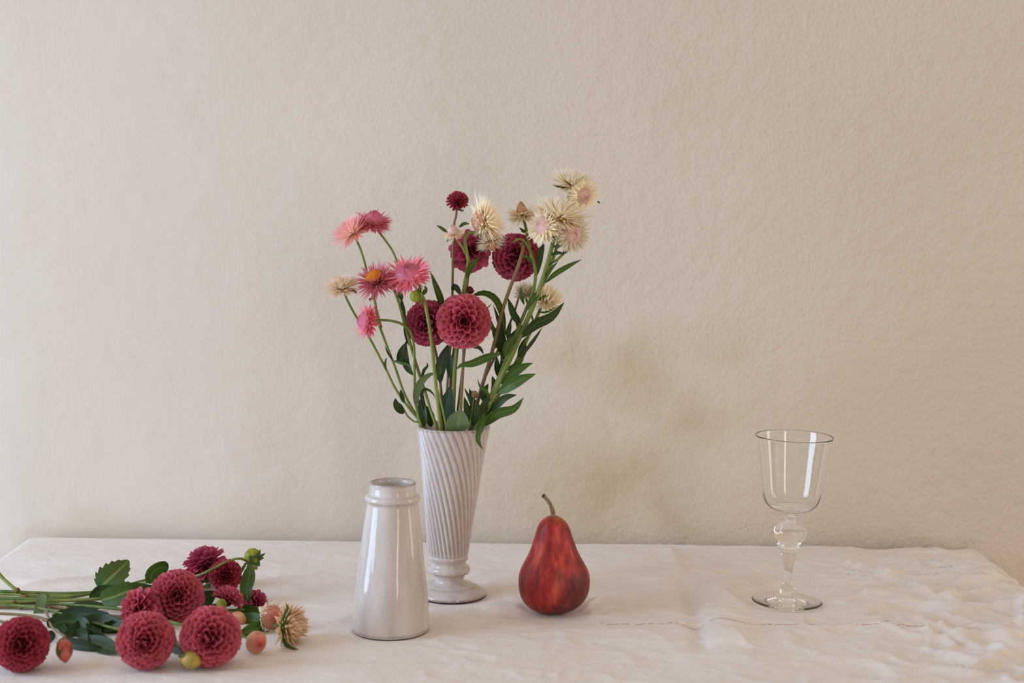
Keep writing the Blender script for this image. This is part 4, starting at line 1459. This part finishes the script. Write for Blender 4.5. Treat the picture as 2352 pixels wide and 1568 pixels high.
t, c, R = lying_dahlia('shade-toned raspberry ball dahlia at the left edge of the cloth', 50, 1478, 62, look(0.10, 0.22, 0.95),
                       [(20, 1432, .5), (-60, 1420, .4), (EDGE, 1410, .4)], 'dahlia_wine_shade', 260, seed=101)
t, c, R = lying_dahlia('raspberry ball dahlia at the front of the lying bunch, left of the yellow-green bud', 335, 1470, 65, look(0.08, 0.05, 0.97),
                       [(260, 1442, 1.2), (180, 1420, .9), (60, 1392, .7), (EDGE, 1384, .4)], 'dahlia', 280, seed=102)
add_leaf(t, [lay(275, 1500, .4), lay(225, 1478, .6), lay(180, 1462, .8)], metres(40, 1.45), 'leaf_dark', roll=.4)
lay_leaf(t, [(290, 1440, 1.2), (220, 1432, .9), (170, 1450, .6), (140, 1470, .4)], 44, 'leaf_dark', roll=.3)
t, c, R = lying_dahlia('raspberry ball dahlia on top of the lying bunch, in its middle', 406, 1370, 63, look(0.10, 0.35, 0.90),
                       [(330, 1372, 1.4), (240, 1360, .9), (100, 1376, .6), (EDGE, 1362, .4)], 'dahlia', 270, seed=103, depth=1.455)
# the broad toothed leaf
add_leaf(t, [at(228, 1352, 1.505), at(248, 1332, 1.50), at(272, 1310, 1.505), at(296, 1286, 1.52)], metres(74, 1.5), 'leaf_big', roll=-.15, shape='ovate', teeth=7, fold=.15)
add_leaf(t, [at(232, 1378, 1.475), at(262, 1370, 1.465), at(300, 1356, 1.46), at(352, 1352, 1.47)], metres(58, 1.47), 'leaf_big', roll=.1, shape='ovate', teeth=6, fold=.2)
add_leaf(t, [at(205, 1372, 1.50), at(232, 1358, 1.50), at(262, 1345, 1.49)], metres(34, 1.48), 'leaf_dark', roll=.2)
t, c, R = lying_dahlia('deep raspberry ball dahlia at the front right of the lying bunch', 484, 1462, 69, look(-0.08, 0.15, 0.96),
                       [(400, 1430, 1.4), (300, 1402, 1.0), (120, 1386, .7), (EDGE, 1376, .4)], 'dahlia', 230, seed=104)
lay_leaf(t, [(420, 1500, .5), (398, 1480, .8), (390, 1455, 1.0)], 26, 'leaf_blue')
t, c, R = lying_dahlia('open raspberry dahlia seen from its side at the left of the pile', 325, 1397, 50, look(-0.45, 0.35, 0.45),
                       [(330, 1412, 1.2), (262, 1414, .6), (160, 1400, .5), (40, 1388, .5), (EDGE, 1394, .4)], 'dahlia', 80, 'loose', seed=105, depth=1.425, tmax=130, smat='stem_brown', sr=(2.8, 3.2))
t, c, R = lying_dahlia('raspberry dahlia seen from behind at the back of the lying bunch', 474, 1300, 52, look(-0.15, 0.75, -0.35),
                       [(420, 1335, 2.0), (330, 1352, 1.0), (160, 1362, .6), (20, 1358, .5), (EDGE, 1352, .4)], 'dahlia_plum_shade', 90, 'loose', seed=106, depth=1.57, tmax=135)
t, c, R = lying_dahlia('small half-open dahlia under the curved green bud stem', 518, 1320, 38, look(0.10, 0.10, 0.95),
                       [(470, 1345, 1.6), (430, 1358, 1.2), (400, 1364, 1.0)], 'dahlia_wine_shade', 110, 'young', seed=107, depth=1.515, tmax=130, sr=(2.6, 3.2))
t, c, R = lying_dahlia('young dahlia with a green base turned away, beside the deep raspberry one', 522, 1380, 38, look(0.35, 0.75, -0.30),
                       [(500, 1402, 1.2), (460, 1402, .9), (420, 1400, .7)], 'dahlia', 74, 'young', seed=108, depth=1.47, tmax=100, sr=(2.6, 3.2))
bb = at(508, 1389, 1.445)
hd = head_object(t, 'bud_base', bb, look(0.30, 0.85, -0.20), mesh_data('bud_base', *sphere((0, 0, 0), metres(13, 1.445), 16, 10, (1, 1, 1.1)), M['bud_green']))
link('calyx', sepals_mesh('calyx', R, 6, .85, 0.16, (2.4, 1.2), M['sepal'], -0.35, 0.2), hd)
t, c, R = lying_dahlia('small plum dahlia behind the cream strawflower bud, half hidden by a leaf', 586, 1384, 32, look(0.60, 0.45, 0.30),
                       [(555, 1400, 1.0), (500, 1400, .8), (440, 1394, .6)], 'dahlia_plum_shade', 60, 'loose', seed=109, depth=1.51, tmax=125, sr=(2.4, 3.2))
lay_leaf(t, [(540, 1400, .4), (575, 1402, .5), (625, 1420, .3)], 30, 'leaf')
lay_leaf(t, [(545, 1460, .4), (575, 1448, .6), (620, 1432, .6)], 34, 'leaf', roll=.2)
for lp, w, m in (([at(440, 1400, 1.50), at(465, 1378, 1.50), at(500, 1356, 1.50)], 46, 'leaf_dark'), ([at(455, 1420, 1.48), at(490, 1404, 1.48), at(530, 1402, 1.48)], 38, 'leaf_dark'),
                 ([at(430, 1440, 1.44), at(400, 1432, 1.44), at(370, 1440, 1.43)], 34, 'leaf_dark'), ([(540, 1425, .4), (580, 1424, .5), (620, 1440, .4)], 36, 'leaf')):
    lay_leaf(t, lp, w, m)


def bud(label, px, py, rpx, axis, stem, mat, tall=1.2, sep=5, sep_mat='sepal', depth=None, lift=0.0, sr=(2.2, 2.8), point=0.0, dx=0.0, wide=.42, long=1.6, spread=(1.0, .25), smat='stem_dark'):
    if depth is None:
        c, R = resting(px, py, rpx, lift)
    else:
        c, R = at(px, py, depth), metres(rpx, depth)
    P = [lay(*p) if not isinstance(p, Vector) else p for p in stem]
    t = lying('flower_bud', label, 'flower bud', P[-1], GB)
    lay_stem(t, [c - axis * R * 0.7, c - axis * R * 1.6] + P, sr[0], sr[1], smat)
    V, Fc = sphere((0, 0, 0), R, 20, 14, (1, 1, tall))
    V = [Vector(p) for p in V]
    if point:
        V = [Vector((p.x * (1 - point * max(0, p.z / R / tall) ** 2), p.y * (1 - point * max(0, p.z / R / tall) ** 2), p.z)) for p in V]
    V = [Vector((p.x * (1 + .05 * math.sin(math.atan2(p.y, p.x) * 6)), p.y * (1 + .05 * math.sin(math.atan2(p.y, p.x) * 6)), p.z)) for p in V]
    hd = head_object(t, 'bud', c, axis, mesh_data('bud', V, Fc, M[mat]))
    if sep:
        link('calyx', sepals_mesh('calyx', R, sep, long, wide, spread, M[sep_mat], -0.85 * tall, 0.45), hd)
    return t, c, R


bud('pink and green dahlia bud hanging down beside the dark dahlia', 148, 1494, 19, look(0.15, -0.92, 0.25),
    [(150, 1462, 2.2), (120, 1440, 1.2), (108, 1410, .8), (90, 1392, .6), (EDGE, 1392, .4)], 'bud_pink', 1.5, 5, depth=1.298, point=.5, smat='stem_brown', long=2.0, spread=(.6, -.1))
bud('yellow-green bud lying in front between the two front dahlias', 438, 1515, 21, look(0.85, -0.12, 0.40),
    [at(420, 1500, 1.30), at(408, 1478, 1.33), (396, 1450, 1.2), (380, 1420, .8)], 'bud_yellow', 1.25, 5, long=1.0, depth=1.288)
t, c, R = bud('green dahlia bud with star-like sepals raised at the back of the lying bunch', 580, 1277, 19, look(-0.30, 0.85, -0.25),
              [at(556, 1283, 1.535), at(520, 1290, 1.51), at(488, 1306, 1.50), at(452, 1322, 1.50), at(400, 1330, 1.52), (300, 1342, 1.0), (160, 1368, .6), (EDGE, 1356, .4)], 'bud_green', 1.0, 0, depth=1.55, sr=(3.0, 3.2), smat='stem')
head_object(t, 'calyx', at(584, 1283, 1.542), look(0.55, -0.45, 0.55), sepals_mesh('calyx', R, 8, 1.5, 0.36, (1.25, 1.75), M['leaf'], 0.0, 0.15))
add_leaf(t, [at(574, 1296, 1.53), at(572, 1325, 1.515), at(566, 1358, 1.505), at(576, 1398, 1.50)], metres(34, 1.5), 'leaf', roll=.3)
add_leaf(t, [at(566, 1292, 1.54), at(556, 1308, 1.53), at(548, 1326, 1.52)], metres(8, 1.5), 'leaf')
bud('peach bud tucked behind the deep raspberry dahlia', 547, 1421, 18, look(0.55, -0.20, 0.70),
    [(520, 1418, 1.2), (480, 1412, .9), (440, 1404, .7)], 'bud_peach', 1.25, 4, depth=1.44)


def lying_straw(label, px, py, rpx, axis, stem, style, mat, dome=None, seed=1, depth=None, rest_px=None, **kw):
    if depth is None:
        c, _ = resting(px, py, rest_px or rpx)
        R = metres(rpx, c.y)
    else:
        c, R = at(px, py, depth), metres(rpx, depth)
    P = [lay(*p) if not isinstance(p, Vector) else p for p in stem]
    t = lying('strawflower', label, 'flower', P[-1], 'strawflowers lying on the cloth')
    lay_stem(t, [c - axis * R * 0.1, c - axis * R * 0.5] + P, 2.4, 2.8, 'stem_dark')
    straw_head(t, c, axis, R, style, mat, dome, seed, **kw)
    return t, c, R


t, c, R = lying_straw('closed coral strawflower bud resting on the cloth below the cream bud', 582, 1472, 34, look(0.60, 0.05, 0.70),
                      [(545, 1452, .8), (510, 1432, .8), (470, 1415, .7)], 'bud', 'straw_cream', 'dome_coral', seed=201, rest_px=26, dome_size=.80, dome_tall=1.2)
t, c, R = lying_straw('half-open cream strawflower bud with a coral tip, beside the fluffy one', 618, 1416, 36, look(0.62, 0.12, 0.70),
                      [(590, 1412, .9), (540, 1408, .8), (480, 1402, .6)], 'bud', 'straw_cream', 'dome_coral', seed=202, depth=1.42, dome_size=.80, dome_tall=1.15)
V, Fc, UV = [], [], []
rr = random.Random(5)
for i in range(34):
    bract_strip(V, Fc, UV, (0, 0, -.1 * R), i * 2.399963, math.radians(70 + 30 * rr.random()), math.radians(-10 + 25 * rr.random()), R * rr.uniform(1.3, 1.75), R * .34)
link('bracts', mesh_data('bracts', V, Fc, M['straw_cream'], UV), [o for o in t.children if o.name.startswith('flower_head')][0], 'stuff')
lay_leaf(t, [at(636, 1440, 1.40), at(646, 1462, 1.385), at(655, 1476, 1.375)], 6, 'leaf_dark')
t, c, R = lying_straw('fluffy cream strawflower lying on its side at the right end of the bunch', 662, 1437, 56, look(0.97, 0.02, 0.18),
                      [at(648, 1458, 1.375), at(638, 1440, 1.39), (610, 1424, .8), (560, 1412, .7), (500, 1406, .6)], 'cup', 'straw_honey', seed=203, depth=1.375, flat=.9)
add_leaf(t, [at(655, 1474, 1.365), at(652, 1432, 1.36), at(660, 1397, 1.365), at(655, 1382, 1.365)], metres(16, 1.41), 'leaf', roll=.4)
add_leaf(t, [at(650, 1458, 1.36), at(655, 1478, 1.355), at(672, 1489, 1.352), at(688, 1491, 1.352)], metres(10, 1.41), 'leaf_dark')

# stripped stems of the bunch with their own leaves
GS = 'stripped stems in the lying bunch'


def bare_stem(label, pts, r, mat, leaves=(), nodes=()):
    P = [lay(*p) if not isinstance(p, Vector) else p for p in pts]
    t = lying('leafy_sprig', label, 'stem', P[0], GS)
    k = metres(1, 1.52)
    add_tube('stem', P, [r * k, r * k], M[mat], t)
    for nd in nodes:
        c = nd if isinstance(nd, Vector) else lay(*nd)
        V, Fc = sphere((0, 0, 0), r * k * 1.5, 12, 8, (1.0, 1, 1.1))
        part('node', [Vector(p) + c for p in V], Fc, M['node'], t)
    for lp, w, m, kw in leaves:
        lay_leaf(t, lp, w, m, **kw)
    return t


bare_stem('cut stem end rising at the left edge of the cloth', [at(-40, 1268, 1.53), at(0, 1320, 1.52), at(20, 1340, 1.515), at(42, 1357, 1.51), at(62, 1364, 1.515)], 4.4, 'stem', nodes=[at(40, 1356, 1.51)])
bare_stem('thick olive stem lying straight behind the toothed leaf', [(EDGE, 1370, .4), (0, 1373, .5), (60, 1373, .5), (150, 1364, .6), (240, 1356, .8), (345, 1330, 1.4), (392, 1322, 1.6)], 4.2, 'stem_dark',
          [([at(350, 1338, 1.52), at(348, 1318, 1.52), at(366, 1304, 1.525), at(388, 1302, 1.53)], 42, 'leaf', dict(shape='strap', fold=.6)),
           ([(250, 1356, .9), (300, 1352, 1.0), (360, 1346, 1.2)], 26, 'leaf_blue', {})], [(60, 1371, .6)])
bare_stem('pale green stem with a drooping narrow leaf in the lying bunch', [(EDGE, 1390, .6), (0, 1384, .8), (100, 1380, .9), (200, 1377, 1.0), (300, 1366, 1.2)], 4.0, 'stem',
          [([at(97, 1363, 1.49), at(94, 1385, 1.47), at(88, 1410, 1.46), at(88, 1426, 1.455)], 22, 'leaf_grey', dict(shape='strap'))], [(32, 1384, .8)])
bare_stem('dark brown stem crossing low under the leaves of the bunch', [(EDGE, 1394, .5), (40, 1392, .5), (110, 1392, .6), (180, 1402, .6), (262, 1416, .7), (330, 1432, .9)], 3.6, 'stem_brown',
          [([(120, 1412, .5), (180, 1408, .9), (240, 1420, .9), (300, 1440, .5)], 44, 'leaf_blue', dict(roll=.3, teeth=7, wave=.06)),
           ([(150, 1395, .5), (200, 1392, .7), (255, 1390, .8)], 26, 'leaf_dark', {}),
           ([(110, 1440, .3), (140, 1428, 1.0), (180, 1430, 1.2), (215, 1450, .8)], 52, 'leaf_dark', dict(shape='ovate', teeth=6, wave=.08)),
           ([(230, 1448, .4), (260, 1440, .8), (300, 1446, .6)], 40, 'leaf_dark', dict(teeth=6)),
           ([(190, 1440, .3), (200, 1462, .6), (250, 1480, .3)], 40, 'leaf_dark', dict(teeth=6, wave=.06)),
           ([(215, 1430, .8), (212, 1455, .9), (205, 1480, .5)], 36, 'leaf_dark', dict(shape='ovate'))], [(48, 1394, .5)])
bare_stem('short leafy stem at the lower left of the bunch behind the pink bud', [(EDGE, 1404, .4), (60, 1412, .4), (120, 1430, .5), (190, 1452, .5), (245, 1470, .4)], 3.0, 'stem_brown',
          [([(130, 1478, .3), (170, 1482, .5), (210, 1488, .4), (243, 1490, .3)], 34, 'leaf_blue', dict(shape='ovate', roll=.2)),
           ([(120, 1448, .4), (112, 1470, .5), (104, 1486, .3)], 22, 'leaf_blue', {}),
           ([(170, 1452, .5), (215, 1462, .7), (262, 1472, .4)], 34, 'leaf_dark', {}),
           ([(96, 1424, .3), (130, 1436, .4), (160, 1462, .4)], 30, 'leaf_dark', {})])
